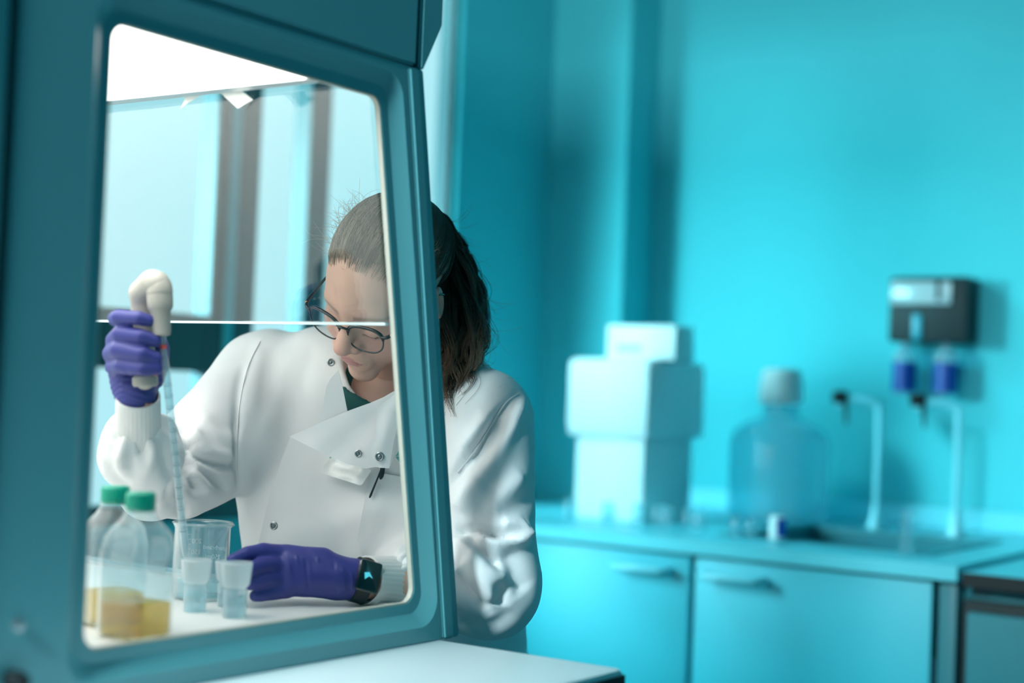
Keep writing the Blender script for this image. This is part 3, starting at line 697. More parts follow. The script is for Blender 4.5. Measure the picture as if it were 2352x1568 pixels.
# ---- coat
cuffR0, cuffR1 = np.array(P(318, 990, 1.872)), np.array(P(317, 915, 1.845))
cuffL0, cuffL1 = np.array(P(905, 1338, 1.955)), np.array(P(838, 1332, 1.915))
def coat_sdf(p):
    d = ell(p, (-1.405, 1.745, 1.03), (.195, .128, .20)); d = smin(d, ell(p, (-1.42, 1.80, .82), (.195, .150, .26)), .07)
    d = smin(d, cone(p, Rsh+np.array([.01, .02, .0]), Lsh+np.array([-.03, .02, .0]), .068, .072), .05)
    d = smin(d, cone(p, P(655, 980, 2.22), P(690, 1230, 2.2), .075, .085), .05)
    d = smin(d, cone(p, P(740, 850, 2.2), P(1030, 890, 2.16), .062, .062), .03)
    e = cone(p, Rsh, Relb, .074, .044); e = smin(e, cone(p, P(570, 1020, 2.17), P(425, 1125, 2.09), .058, .040), .04); e = smin(e, cone(p, Relb, P(322, 1040, 1.905), .034, .053), .015); e = smin(e, cone(p, P(322, 1040, 1.905), P(318, 1006, 1.882), .050, .034), .01); d = smin(d, e, .022)
    e = cone(p, Lsh, Lelb, .074, .066); e = smin(e, cone(p, Lelb, P(960, 1335, 1.985), .064, .046), .03); e = smin(e, cone(p, P(960, 1335, 1.985), P(922, 1338, 1.965), .046, .036), .01); d = smin(d, e, .022)
    # neck opening
    d = smax(d, -cone(p, P(890, 760, 2.12), P(885, 900, 2.16), .066, .052), .008)
    d = smax(d, -cone(p, P(838, 850, 2.05), P(822, 915, 2.05), .040, .022), .010)
    return d
cv, cq = nets(coat_sdf, (-1.76, 1.12, .60), (-1.02, 2.03, 1.36), .0043)
cv = relax(cv, cq, 2)
def bvh(v, q): return BVHTree.FromPolygons([Vector(x) for x in v], [tuple(x) for x in q])
def cast(tree, px, py):
    r = ray(px, py); h = tree.ray_cast(CAMO, r.normalized(), 6); return (h[0], h[1]) if h[0] is not None else (None, None)
T0 = bvh(cv, cq)
# folds and creases: polylines laid on the cloth, (points, height, width)
FOLDS = [
 # right (far) sleeve
 ([(545, 950), (540, 1040), (545, 1120)], -.006, .006), ([(560, 840), (546, 900), (545, 960)], -.004, .006),
 ([(420, 975), (428, 1050), (412, 1120), (372, 1195)], -.012, .008), ([(432, 1010), (465, 1055), (540, 1075)], -.009, .006), ([(432, 1060), (470, 1090), (515, 1130)], -.008, .006), ([(436, 990), (480, 1035), (540, 1050)], .006, .010),
 ([(428, 1080), (452, 1130), (462, 1185)], -.008, .006), ([(412, 1130), (420, 1165), (418, 1190)], -.006, .006), ([(445, 1070), (480, 1125), (490, 1170)], .006, .009), ([(455, 960), (500, 1000), (540, 1010)], .005, .012), ([(240, 1060), (262, 1100), (300, 1120)], -.004, .010), ([(400, 930), (430, 985), (425, 1040)], .006, .012),
 ([(240, 960), (265, 1010), (270, 1060)], .005, .012), ([(300, 1010), (290, 1040), (275, 1080)], .005, .008), ([(350, 1010), (345, 1050), (335, 1090)], .005, .008),
 ([(325, 1005), (322, 1040)], -.005, .006), ([(375, 1000), (385, 1080), (390, 1160)], -.003, .006), ([(260, 1120), (300, 1150), (350, 1165)], -.004, .012),
 # chest
 ([(600, 800), (585, 870), (575, 960)], .003, .012), ([(660, 800), (640, 900), (600, 1010)], .003, .016), ([(720, 790), (690, 900)], -.003, .014),
 ([(930, 1180), (860, 1160), (780, 1200)], .005, .018), ([(880, 1120), (860, 1200), (830, 1290)], .004, .016), ([(700, 1120), (760, 1150), (840, 1160)], -.004, .016),
 ([(905, 1110), (890, 1200), (850, 1280)], -.004, .012), ([(560, 1080), (570, 1150), (590, 1240)], .004, .014),
 # left sleeve: shoulder seam and heavy elbow folds
 ([(1035, 1110), (1070, 1060), (1110, 1005), (1150, 950), (1190, 905)], -.009, .006), ([(1040, 1170), (1090, 1105), (1135, 1050), (1175, 960), (1195, 915)], .010, .013),
 ([(1085, 1055), (1120, 1010), (1160, 960)], -.012, .010), ([(1060, 1035), (1090, 1000), (1130, 950)], .006, .012),
 ([(1045, 1222), (1090, 1218), (1140, 1228), (1195, 1236)], -.012, .006), ([(1080, 1225), (1140, 1250), (1200, 1235), (1215, 1215)], .012, .010), ([(1150, 1200), (1205, 1208)], .008, .010),
 ([(1078, 1228), (1110, 1265), (1140, 1300)], -.010, .007), ([(1045, 1250), (1090, 1280), (1140, 1325), (1155, 1310)], .013, .012), ([(1060, 1290), (1100, 1330), (1135, 1385)], .012, .013),
 ([(1050, 1305), (1080, 1345), (1120, 1400)], -.011, .009), ([(1160, 1260), (1190, 1320), (1210, 1360)], -.008, .018), ([(1150, 1340), (1145, 1390)], -.010, .010),
 ([(1130, 1180), (1160, 1130), (1200, 1090)], .005, .014), ([(1060, 1180), (1110, 1110)], .006, .014), ([(1140, 1180), (1190, 1160), (1225, 1140)], -.004, .014),
 ([(1060, 1420), (1120, 1440), (1180, 1400)], -.004, .014),
 # lower left sleeve inside the cabinet
 ([(870, 1255), (880, 1285), (905, 1310)], .005, .007), ([(895, 1250), (905, 1290)], -.005, .006), ([(920, 1250), (925, 1290), (915, 1340)], .006, .010), ([(930, 1330), (920, 1370)], -.006, .008),
]
nrm = vnormals(cv, cq); disp = np.zeros(len(cv)); lim = np.zeros(len(cv))
for pts, amp, wd in FOLDS:
    pl = [cast(T0, *p)[0] for p in pts]; pl = [np.array(p) for p in pl if p is not None]
    if len(pl) < 2: continue
    pl = [np.array(x) for x in smooth_path(pl, 4)]; best = np.full(len(cv), 9.0); pos = np.zeros(len(cv)); n_ = len(pl)-1
    for i in range(n_):
        d, h = segdist(cv, pl[i], pl[i+1]); m = d < best; best[m] = d[m]; pos[m] = ((i+h)/n_)[m]
    if pts[0][0] > 1030: amp *= 1.35
    elif pts[0][0] < 560: amp *= 1.6
    disp += amp*np.exp(-(best/wd)**2)*np.clip(np.minimum(pos, 1-pos)*4+.35, 0, 1)
# loose drape of the cloth
def wob(p, s, sd):
    r = np.random.default_rng(sd); o = np.zeros(len(p))
    for _ in range(7): k = r.normal(size=3)*s; o += np.sin(p@k+r.uniform(0, 6.28))
    return o/7
disp += .004*wob(cv, 28, 1)+.0022*wob(cv, 60, 2)
# gathers where the sleeves meet the knit cuffs
for c0, c1, sd in ((cuffR0, cuffR1, 3), (cuffL0, cuffL1, 4)):
    ax3 = (c1-c0)/np.linalg.norm(c1-c0); rel = cv-c0; t = rel@ax3; rad = rel-t[:, None]*ax3; e1 = np.cross(ax3, [0, 0, 1.]); e1 /= np.linalg.norm(e1); e2 = np.cross(ax3, e1)
    an = np.arctan2(rad@e2, rad@e1); rr = np.linalg.norm(rad, axis=1); wgt = np.exp(-((t-.01)/.035)**2)*(rr < .075)
    disp += wgt*.0035*np.sin(an*9+2*np.sin(an*2+sd)+40*t)
cv = cv+nrm*disp[:, None]; cv = relax(cv, cq, 1, .3)
coat = link('coat', mesh_of('coat', cv, cq), M_coat, pr)
TC = bvh(cv, cq)

# ---- cloth patches lying on the coat: outlines given on the cloth, thickness and lift real
def patch(name, outline, m, parent, lift=.004, thick=.0016, step=7, tree=None, bulge=0, edge_lift=0, fallback=None, wave=0, seed=0, tilt=0):
    tree = tree or TC; oc = []
    for i, a in enumerate(outline):
        b = outline[(i+1) % len(outline)]; n = max(1, int(math.dist(a, b)/step))
        oc += [(a[0]+(b[0]-a[0])*k/n, a[1]+(b[1]-a[1])*k/n) for k in range(n)]
    def inside(x, y):
        c = False
        for i in range(len(oc)):
            (x0, y0), (x1, y1) = oc[i-1], oc[i]
            if (y0 > y) != (y1 > y) and x < (x1-x0)*(y-y0)/(y1-y0)+x0: c = not c
        return c
    xs = [p[0] for p in oc]; ys = [p[1] for p in oc]; inn = []
    y = min(ys)+step*.5; row = 0
    while y < max(ys):
        x = min(xs)+(step*.5 if row % 2 else 0)
        while x < max(xs):
            if inside(x, y) and min(math.dist((x, y), o) for o in oc) > step*.6: inn.append((x, y))
            x += step
        y += step*.87; row += 1
    nb = len(oc); allp = [Vector(p) for p in oc+inn]
    vs, es, fs, _, _, _ = delaunay_2d_cdt(allp, [(i, (i+1) % nb) for i in range(nb)], [list(range(nb))], 1, 1e-4)
    hits = [];
    for v in vs:
        loc, nr = cast(tree, v.x, v.y); hits.append((loc, nr))
    good = [(v, (h[0]-CAMO).dot(cf)) for v, h in zip(vs, hits) if h[0] is not None]
    pts = []
    for v, (loc, nr) in zip(vs, hits):
        dep = (loc-CAMO).dot(cf) if loc is not None else None
        if fallback is not None and (dep is None or fallback(v.x, v.y) < dep): dep = fallback(v.x, v.y)
        if dep is None: dep = min(good, key=lambda t: (t[0]-v).length)[1]
        de = min(math.dist((v.x, v.y), o) for o in oc); s = min(1, de/25)
        L = lift+tilt*(v.y-min(ys))/(max(ys)-min(ys))+bulge*s*(2-s)+edge_lift*(1-s)+wave*math.sin(v.x*.05+seed)*math.sin(v.y*.06+seed*2)
        pts.append(P(v.x, v.y, dep-L))
    # smooth the depth so the stiff cloth bridges small folds
    nb_ = [[] for _ in pts]
    for f in fs:
        for i in range(len(f)): a, b = f[i-1], f[i]; nb_[a].append(b); nb_[b].append(a)
    dep = [(p-CAMO).dot(cf) for p in pts]
    for _ in range(6): dep = [min(d, d) * .4 + .6*sum(dep[j] for j in n)/len(n) if n else d for d, n in zip(dep, nb_)]
    pts = [P(v.x, v.y, d) for v, d in zip(vs, dep)]
    bm = bmesh.new(); A = [bm.verts.new(p) for p in pts]; B = [bm.verts.new(p+cf*thick) for p in pts]; cnt = {}
    for f in fs:
        bm.faces.new([A[i] for i in f]); bm.faces.new([B[i] for i in f][::-1])
        for i in range(len(f)): e = (f[i-1], f[i]); cnt[tuple(sorted(e))] = cnt.get(tuple(sorted(e)), 0)+1
    for f in fs:
        for i in range(len(f)):
            e = (f[i-1], f[i])
            if cnt[tuple(sorted(e))] == 1: bm.faces.new((A[e[0]], A[e[1]], B[e[1]], B[e[0]]))
    o = fin(bm, name, m, parent, angle=55); PT[name] = bvh(np.array([list(p) for p in pts]), [tuple(f) for f in fs]); return o
PT = {}
patch('front_panel', [(668, 1000), (700, 985), (800, 985), (880, 1020), (985, 1060), (1000, 1300), (760, 1300), (588, 1270), (600, 1220), (622, 1130), (645, 1060)], M_coat, coat, .0045, .0025, 9, edge_lift=.001)
patch('collar', [(664, 1002), (700, 986), (740, 968), (800, 943), (850, 925), (880, 912), (915, 892), (945, 872), (975, 880), (975, 960), (930, 1010), (893, 1074), (862, 1072), (840, 1076), (800, 1066), (740, 1040)], M_coat, coat, .010, .002, 7, edge_lift=.003, bulge=.002, wave=.0022, seed=2, fallback=lambda x, y: 2.075-.00008*(x-700)); PT['collar_a'] = PT['collar']
patch('collar', [(777, 850), (760, 868), (750, 886), (741, 930), (731, 968), (760, 962), (798, 945), (794, 925), (786, 885)], M_coat, coat, .010, .002, 6, fallback=lambda x, y: 2.075)
patch('collar_tab', [(868, 935), (925, 890), (942, 885), (918, 960), (905, 1010), (894, 1075), (874, 1074), (848, 1068), (846, 1020), (862, 1000)], M_coat, coat, .017, .003, 6, bulge=.005, wave=.0015, fallback=lambda x, y: 2.062-.00008*(x-700))
patch('pocket', [(850, 1082), (900, 1090), (990, 1108), (1000, 1300), (835, 1290), (820, 1240)], M_coat, coat, .008, .0012, 9)
def seam(pts, m=None, r=.0006, lift=.001, par=None):
    pl = []
    for p in pts:
        loc, nr = cast(TC, *p)
        if loc is not None: pl.append(loc+nr*lift)
    if len(pl) > 1: tube('seam', m or M_coat, pl, r, par or coat, 6, 5)
seam([(598, 785), (575, 830), (560, 880), (548, 950), (543, 1040), (545, 1120)], r=.0010)
seam([(1190, 905), (1160, 925), (1120, 985), (1085, 1040), (1050, 1085)], r=.0011)
# press studs
def stud(px, py, lift, name='press_stud', m=M_snap, s=1, on=None):
    loc, nr = cast(PT[on] if on else TC, px, py)
    if loc is not None and on: lift = .001; nr = -cf
    if loc is None: return
    d = (loc-CAMO).dot(cf)-lift; c = P(px, py, d); nn = (-cf*.8+nr*.2).normalized()
    bm = bmesh.new(); add_lathe(bm, (0, 0, 0), [(.0022*s, -.001), (.0058*s, -.001), (.0062*s, .0008), (.0050*s, .0014), (.0038*s, .0008), (.0028*s, .0008), (.0020*s, .0016), (.0001, .0018)], 24)
    rot = nn.to_track_quat('Z', 'Y').to_matrix().to_4x4(); bmesh.ops.transform(bm, matrix=Matrix.Translation(c)@rot, verts=bm.verts[:])
    fin(bm, name, m, coat, angle=40)
stud(823, 1041, .0, s=.80, on='collar_a'); stud(872, 1048, .0, s=1.0, on='collar_tab'); stud(760, 832, .0015, s=.85); stud(629, 1207, .0, s=.9, on='front_panel')
# embroidered emblem beside the collar tab: green leaf field with a dark helix and white outline
M_emb = mat('emblem_green', (.13, .62, .50, 1), .8, bump=.3, bscale=900); M_embd = mat('emblem_navy', (.0, .06, .10, 1), .8); M_embw = mat('emblem_white', (.9, .93, .93, 1), .8)
em = patch('emblem', [(925, 1002), (931, 1003), (940, 1020), (965, 1030), (972, 1066), (945, 1070), (926, 1066), (915, 1058), (908, 1048), (912, 1030), (919, 1018)], M_emb, coat, .0175, .0006, 5)
patch('emblem_helix', [(922, 1025), (930, 1022), (934, 1040), (930, 1050), (924, 1054), (926, 1060), (936, 1067), (930, 1069), (920, 1062), (918, 1053), (923, 1044)], M_embd, em, .0188, .0005, 4)
for k in range(3): patch('emblem_rung', [(921, 1027+k*6), (932, 1026+k*6), (932, 1028+k*6), (921, 1029+k*6)], M_embw, em, .0198, .0004, 4)
patch('emblem_outline', [(908, 1048), (914, 1046), (922, 1047), (922, 1049), (914, 1048), (908, 1050)], M_embw, em, .0192, .0004, 4)
# name badge and pen on the coat
M_badge = mat('badge_white', (.96, .97, .95, 1), .25, coat=.5)
bd = patch('name_badge', [(758, 1052), (762, 1050), (800, 1062), (848, 1077), (853, 1080), (832, 1112), (826, 1114), (738, 1086), (734, 1082)], M_badge, coat, .011, .0015, 9, tilt=.028)
patch('badge_clip', [(757, 1049), (764, 1050), (763, 1058), (757, 1057)], M_green, bd, .0115, .001, 4)
pn0, pn1 = P(879, 1074, (cast(TC, 879, 1074)[0]-CAMO).dot(cf)-.013), P(874, 1110, (cast(TC, 874, 1110)[0]-CAMO).dot(cf)-.001)
pen = tube('pen', M_black, [pn0, pn0.lerp(pn1, .4), pn1], [.0032, .0034, .0034], coat, 14)
c0 = P(877, 1074, (pn0-CAMO).dot(cf)-.005); c1 = P(851, 1138, (cast(TC, 851, 1138)[0]-CAMO).dot(cf)-.0145)
tube('pen_clip', M_black, [pn0, c0, c0.lerp(c1, .5), c1, P(849, 1142, (c1-CAMO).dot(cf)+.002)], [.0012, .0013, .0013, .0017, .0012], pen, 8)

# ---- knit cuffs
def cuff(c0, c1, r0, r1, name='cuff'):
    ax3 = Vector(c1-c0); L = ax3.length; rot = ax3.normalized().to_track_quat('Z', 'Y').to_matrix().to_4x4(); bm = bmesh.new(); prof = []
    for k in range(26):
        t = k/25; prof.append((r0+(r1-r0)*t, t*L))
    prof += [(r1-.0015, L+.0005), (r1-.003, L-.002), (r1-.003, L*.6)]
    rings = add_lathe(bm, (0, 0, 0), prof, 96)
    for ring in rings[:26]:
        for i, v in enumerate(ring):
            f = 1+.012*math.cos(i*2*math.pi/96*32); v.co.x *= f; v.co.y *= f
    bmesh.ops.transform(bm, matrix=Matrix.Translation(Vector(c0))@rot, verts=bm.verts[:]); return fin(bm, name, M_cuff, coat, True)
cuff(cuffR0+(cuffR0-cuffR1)*.25, cuffR1+(cuffR1-cuffR0)*.08, .0275, .0262)
cuff(cuffL0, cuffL1, .0335, .0300)

# ---- gloves (hands with five fingers)
RF = dict(
 index=([(300, 738, 1.850), (266, 732, 1.832), (272, 728, 1.802), (318, 730, 1.790), (342, 736, 1.795)], [.0105, .0095, .0088, .0082, .0075]),
 middle=([(300, 775, 1.855), (262, 782, 1.835), (276, 766, 1.803), (322, 772, 1.790), (356, 782, 1.796)], [.0115, .0105, .0098, .0090, .0078]),
 ring=([(300, 812, 1.856), (256, 812, 1.836), (272, 802, 1.804), (325, 812, 1.789), (358, 822, 1.796)], [.0115, .0110, .0105, .0092, .0078]),
 little=([(304, 848, 1.856), (262, 842, 1.838), (280, 840, 1.806), (326, 846, 1.791), (360, 846, 1.797)], [.0110, .0105, .0098, .0088, .0076]),
 thumb=([(318, 890, 1.856), (352, 868, 1.862), (368, 840, 1.860), (372, 800, 1.852), (364, 772, 1.846)], [.0150, .0135, .0105, .0092, .0078]))
def rglove(p):
    d = cone(p, P(290, 770, 1.852), P(298, 860, 1.856), .0155, .0185)
    d = smin(d, cone(p, P(330, 800, 1.862), P(322, 872, 1.862), .013, .016), .012)
    d = smin(d, cone(p, P(278, 790, 1.845), P(292, 880, 1.850), .0135, .017), .010)
    for k, (pts, rad) in RF.items(): d = smin(d, chain(p, [P(*q) for q in pts], rad), .0045 if k != 'thumb' else .008)
    d = smin(d, cone(p, P(304, 868, 1.852), P(312, 908, 1.846), .0235, .0245), .012)
    return d+.0006*np.sin(p[:, 2]*900+6*np.sin(p[:, 0]*90))*(np.abs(p[:, 2]-1.185) < .03)
LF = dict(
 index=([(652, 1272, 1.895), (604, 1266, 1.880), (566, 1272, 1.865), (534, 1286, 1.852)], [.0118, .0105, .0090, .0072]),
 middle=([(640, 1298, 1.885), (602, 1298, 1.862), (577, 1306, 1.848), (568, 1312, 1.842)], [.0118, .0100, .0090, .0078]),
 ring=([(640, 1328, 1.880), (606, 1332, 1.860), (584, 1338, 1.850), (574, 1341, 1.846)], [.0112, .0098, .0088, .0076]),
 little=([(655, 1355, 1.880), (622, 1362, 1.868), (600, 1366, 1.860), (586, 1368, 1.856)], [.0105, .0088, .0080, .0070]),
 thumb=([(730, 1330, 1.925), (670, 1320, 1.920), (612, 1310, 1.905), (560, 1300, 1.880)], [.0150, .0135, .0110, .0085]))
def lglove(p):
    d = cone(p, P(770, 1325, 1.905), P(668, 1300, 1.890), .0235, .0175)
    d = smin(d, cone(p, P(768, 1330, 1.903), P(668, 1340, 1.885), .0235, .0160), .012)
    d = smin(d, cone(p, P(740, 1285, 1.905), P(662, 1276, 1.897), .0150, .0128), .014)
    for k, (pts, rad) in LF.items(): d = smin(d, chain(p, [P(*q) for q in pts], rad), .0042 if k != 'thumb' else .008)
    d = smin(d, cone(p, P(775, 1325, 1.907), P(812, 1330, 1.911), .0238, .0262), .010)
    return d
def box_of(pts, m): a = np.array([list(p) for p in pts]); return a.min(0)-m, a.max(0)+m
def glove(fn, F, extra, wr):
    lo, hi = box_of([P(*q) for k in F.values() for q in k[0]]+[P(*e) for e in extra], .034)
    v, q = nets(fn, lo, hi, .0017); n = vnormals(v, q)
    dd = np.zeros(len(v))
    for a, b, am, wd in wr:
        d_, h = segdist(v, np.array(P(*a)), np.array(P(*b))); dd += am*np.exp(-(d_/wd)**2)
    dd += .0005*wob(v, 190, 5)
    v = relax(v+n*dd[:, None], q, 1, .3); return link('glove', mesh_of('glove', v, q), M_glove, pr)
glove(rglove, RF, [(312, 915, 1.85)], [((270, 885, 1.825), (340, 893, 1.825), .0010, .0016), ((275, 900, 1.825), (345, 905, 1.825), .0012, .0016), ((262, 795, 1.82), (275, 800, 1.80), -.001, .003), ((262, 830, 1.82), (280, 822, 1.80), -.001, .003)])
glove(lglove, LF, [(815, 1330, 1.911)], [((680, 1262, 1.88), (690, 1380, 1.87), .0012, .0016), ((700, 1262, 1.88), (712, 1385, 1.87), -.0012, .0022), ((728, 1268, 1.885), (742, 1380, 1.88), .0010, .0018), ((765, 1275, 1.885), (776, 1380, 1.88), -.0009, .0024),
     ((785, 1280, 1.885), (795, 1380, 1.88), .0010, .0018), ((806, 1282, 1.885), (812, 1385, 1.885), .0012, .0016), ((655, 1262, 1.88), (668, 1320, 1.87), .0009, .0016)])

# ---- watch on the left wrist
wc, wa = Vector(Lwr), Vector(Lwr-np.array(P(800, 1325, 1.908))).normalized()
wt = None
rot = wa.to_track_quat('Z', 'Y').to_matrix().to_4x4(); bm = bmesh.new()
add_lathe(bm, (0, 0, 0), [(.0262, -.009), (.0282, -.009), (.0284, .009), (.0264, .009)], 48); bmesh.ops.transform(bm, matrix=Matrix.Translation(wc-wa*.004)@rot, verts=bm.verts[:])
wt = fin(bm, 'wristwatch', M_black, pr, angle=40)
up = (-cf*.92+Vector((0, 0, 1))*.42); up = (up-wa*up.dot(wa)).normalized(); sd2 = wa.cross(up)
bm = bmesh.new(); add_box(bm, -.015, .015, -.020, .020, -.004, .004, .004)
B3 = Matrix((wa, sd2, up)).transposed().to_4x4(); bmesh.ops.transform(bm, matrix=Matrix.Translation(wc-wa*.004+up*.0285)@B3, verts=bm.verts[:]); fin(bm, 'watch_face', mat('watch_screen', (.0, .012, .015, 1), .08, coat=1), wt, angle=40)
bm = bmesh.new(); vs = [bm.verts.new(v) for v in ((-.008, -.002, .0053), (-.002, -.004, .0053), (.004, .003, .0053), (-.001, .001, .0053), (-.006, .006, .0053))]; bm.faces.new(vs)
bmesh.ops.transform(bm, matrix=Matrix.Translation(wc-wa*.004+up*.0285)@B3, verts=bm.verts[:]); fin(bm, 'screen_mark', mat('screen_cyan', (.1, .6, .7, 1), .5, emit=(.1, .7, .9, 1), estr=.5), wt)

# ---- hair: scalp shell plus combed strands
def hair_full(p):
    d = ell(p, (0, -.018, .043), (.0785, .0970, .0825)); d = smin(d, ell(p, (0, .025, .041), (.065, .063, .048)), .02)
    return d
def hair_sdf(p):
    d = hair_full(p); q = p.copy(); q[:, 0] = np.abs(q[:, 0])
    pl_ = -(p[:, 1]*-.60+p[:, 2]*.80-.0380)
    pl_ = smax(pl_, -ell(q, (.088, .0, -.01), (.03, .030, .036)), .01)
    return smax(d+.0012, pl_, .006)
v, q = nets(hair_sdf, (-.09, -.13, -.08), (.09, .11, .155), .0024); v = relax(v, q, 1)
vf, qf = nets(hair_full, (-.09, -.13, -.08), (.09, .11, .155), .0024); vf = relax(vf, qf, 1); TH = bvh(vf, qf); TIE = np.array([0, -.106, .066])
me = mesh_of('hair', (v*HS)@HR.T+HO_, q); sh = me.attributes.new('shade', 'FLOAT', 'POINT'); sh.data.foreach_set('value', (.38*np.clip((v[:, 1]+.05)/.07, 0, 1)).astype(F32))
hair = link('hair', me, M_hair, pr)
def strands_mesh(name, paths, rads, shades, m, parent, n=3, taper=False):
    VV, QQ, SS = [], [], []; base = 0
    for pts, r, s in zip(paths, rads, shades):
        pts = np.asarray(pts, dtype=float); k = len(pts); t = np.gradient(pts, axis=0); root = np.clip(np.linspace(.12, 3.5, k), 0, 1)[:, None] if taper else 1; t /= np.linalg.norm(t, axis=1)[:, None]+1e-9
        a = np.cross(t, [.3, .5, .81]); a /= np.linalg.norm(a, axis=1)[:, None]+1e-9; b = np.cross(t, a); tp = np.linspace(1, .35, k)[:, None]*r*root
        for j in range(n): VV.append(pts+(a*math.cos(2*math.pi*j/n)+b*math.sin(2*math.pi*j/n))*tp)
        i = np.arange(k-1)
        for j in range(n): j2 = (j+1) % n; QQ.append(np.stack([base+j*k+i, base+j2*k+i, base+j2*k+i+1, base+j*k+i+1], 1))
        SS.append(np.tile(np.broadcast_to(np.asarray(s, dtype=float), (k,)), n)); base += k*n
    me = mesh_of(name, np.concatenate(VV), np.concatenate(QQ)); at = me.attributes.new('shade', 'FLOAT', 'POINT'); at.data.foreach_set('value', np.concatenate(SS).astype(F32)); me['x'] = 1
    return link(name, me, m, parent)
paths, rads, shades = [], [], []
ctr = np.array([0, -.015, .035])
def on_scalp(dr):
    h = TH.ray_cast(Vector(ctr+np.array(dr)*.3), -Vector(dr), .4); return np.array(h[0]) if h[0] is not None else None
td = (TIE-ctr)/np.linalg.norm(TIE-ctr)
_hl = []
for i in range(181):
    a_ = -math.pi+i*2*math.pi/180; e_ = -.9
    while e_ < 1.4:
        s_ = np.array([math.sin(a_)*math.cos(e_), math.cos(a_)*math.cos(e_), math.sin(e_)]); q_ = on_scalp(s_)
        if q_ is not None and -.60*q_[1]+.80*q_[2]-.0150-.0018*math.sin(abs(q_[0])*110) > 0 and not (abs(q_[0]) > .055 and q_[2] < .030-.3*q_[1] and q_[1] > -.03): break
        e_ += .02
    _hl.append(e_)
def hairline(a_): return float(np.interp(a_, np.linspace(-math.pi, math.pi, 181), _hl))+.01
for k in range(5200):
    az = rng.uniform(-math.pi*.95, math.pi*.95); start = rng.uniform(.55, 1.0)**.7
    # start directions ring the hairline, pushed toward the crown for fill
    el = hairline(az); s0 = np.array([math.sin(az)*math.cos(el), math.cos(az)*math.cos(el), math.sin(el)])
    om = math.acos(np.clip(s0@td, -1, 1)); pts = []
    t0 = rng.uniform(0, .35) if k % 3 == 0 else rng.uniform(-.06, .10)+.012*math.sin(az*9); lift = rng.uniform(.0, .0022)+.0022*max(0, math.sin(az*17+1.3*math.sin(az*5))); ph = rng.uniform(0, 6)
    for t in np.linspace(t0, 1, 11):
        dr = (math.sin((1-t)*om)*s0+math.sin(t*om)*td)/max(math.sin(om), 1e-3); dr /= np.linalg.norm(dr); sp = on_scalp(dr)
        if sp is None: continue
        pts.append(sp+dr*(.0004-.0052*max(0, 1-(t-t0)/.14)+lift*math.sin(math.pi*max(0, min(1, t*1.3))))+.0008*np.sin(ph+t*5)*np.cross(dr, td))
    if len(pts) < 5: continue
    paths.append((np.array(pts)*HS)@HR.T+HO_); yy = np.array(pts)[:, 1]; rads.append(rng.uniform(.00025, .0006)); shades.append(np.clip(rng.uniform(0, 1)**1.5+.15*math.sin(az*31), 0, 1)*np.clip((yy+.06)/.07, 0, 1))
# fly-away hairs round the hairline and crown
for k in range(300):
    az = rng.uniform(-1.7, 1.7); el = rng.uniform(.45, 1.35); s0 = np.array([math.sin(az)*math.cos(el), math.cos(az)*math.cos(el), math.sin(el)]); sp = on_scalp(s0)
    if sp is None: continue
    L = rng.uniform(.012, .046); c = rng.normal(size=3)*.6; pts = [sp]; dr = s0*.8+rng.normal(size=3)*.35+td*.3
    for i in range(7): dr = dr+c*.25-np.array([0, -.02, .05]); dr /= np.linalg.norm(dr); pts.append(pts[-1]+dr*L/7)
    paths.append((np.array(pts)*HS)@HR.T+HO_); rads.append(.00028); shades.append(rng.uniform(.4, 1))
strands_mesh('hair_strands', paths, rads, shades, M_hair, hair, taper=True)
# ponytail: hangs from the crown behind the head over the left shoulder
tie = np.array(hw(TIE)); sp_ = [tie, P(1000, 497, 2.135), P(1016, 545, 2.165), P(1036, 600, 2.170), P(1054, 680, 2.155), P(1062, 760, 2.125), P(1052, 830, 2.09), P(1040, 890, 2.065), P(1034, 955, 2.05)]
sp_ = np.array([list(x) for x in smooth_path([Vector(x) for x in sp_], 6)]); ns = len(sp_)
wid = np.interp(np.linspace(0, 1, ns), [0, .06, .14, .3, .5, .65, .8, 1], [.006, .0095, .019, .028, .033, .031, .024, .012])
paths, rads, shades = [], [], []
locks = [(rng.uniform(0, 6.28), math.sqrt(rng.uniform(0, 1)), rng.uniform(.002, .0085), rng.uniform(0, 6.28), rng.uniform(.6, 1.5), rng.uniform(0, 1)**1.8, rng.uniform(.76, 1.06)) for _ in range(75)]
e1, e2 = np.array(cr), np.array(cf)
for k in range(2100):
    a, rr, wv, ph, sp2, s_b, Lf = locks[k % 75]; L = min(ns, max(8, int(ns*Lf*rng.uniform(.85, 1)))); ja, jr, jp = rng.uniform(0, 6.28), .0042*math.sqrt(rng.uniform(0, 1)), rng.normal()*.35
    fray = rng.uniform(0, 1) > .93; fk = rng.uniform(.3, 1.1) if fray else 0; pts = []
    for i in range(L):
        t = i/ns; w_ = wid[min(i, ns-1)]*rr*(1+fk*max(0, t-.15)); c = sp_[min(i, ns-1)]; am = wv*min(1.6, t*2.2)
        pts.append(c+(e1*math.cos(a+.9*t)+e2*math.sin(a+.9*t))*w_+(e1*math.cos(ja)+e2*math.sin(ja))*jr*min(1, .25+t*1.6)+e1*am*math.sin(ph+jp+t*21*sp2)+e2*am*math.cos(ph*2+jp+t*17*sp2))
    out = rr*max(0, math.cos(a)); paths.append(pts); rads.append(rng.uniform(.0003, .0007)); s_k = np.clip(s_b*.7+rng.uniform(0, .35), 0, 1)
    shades.append(np.clip(s_k*.22+np.linspace(0, 1, L)*(.10+.85*s_k)+.3*out*s_k, 0, 1))
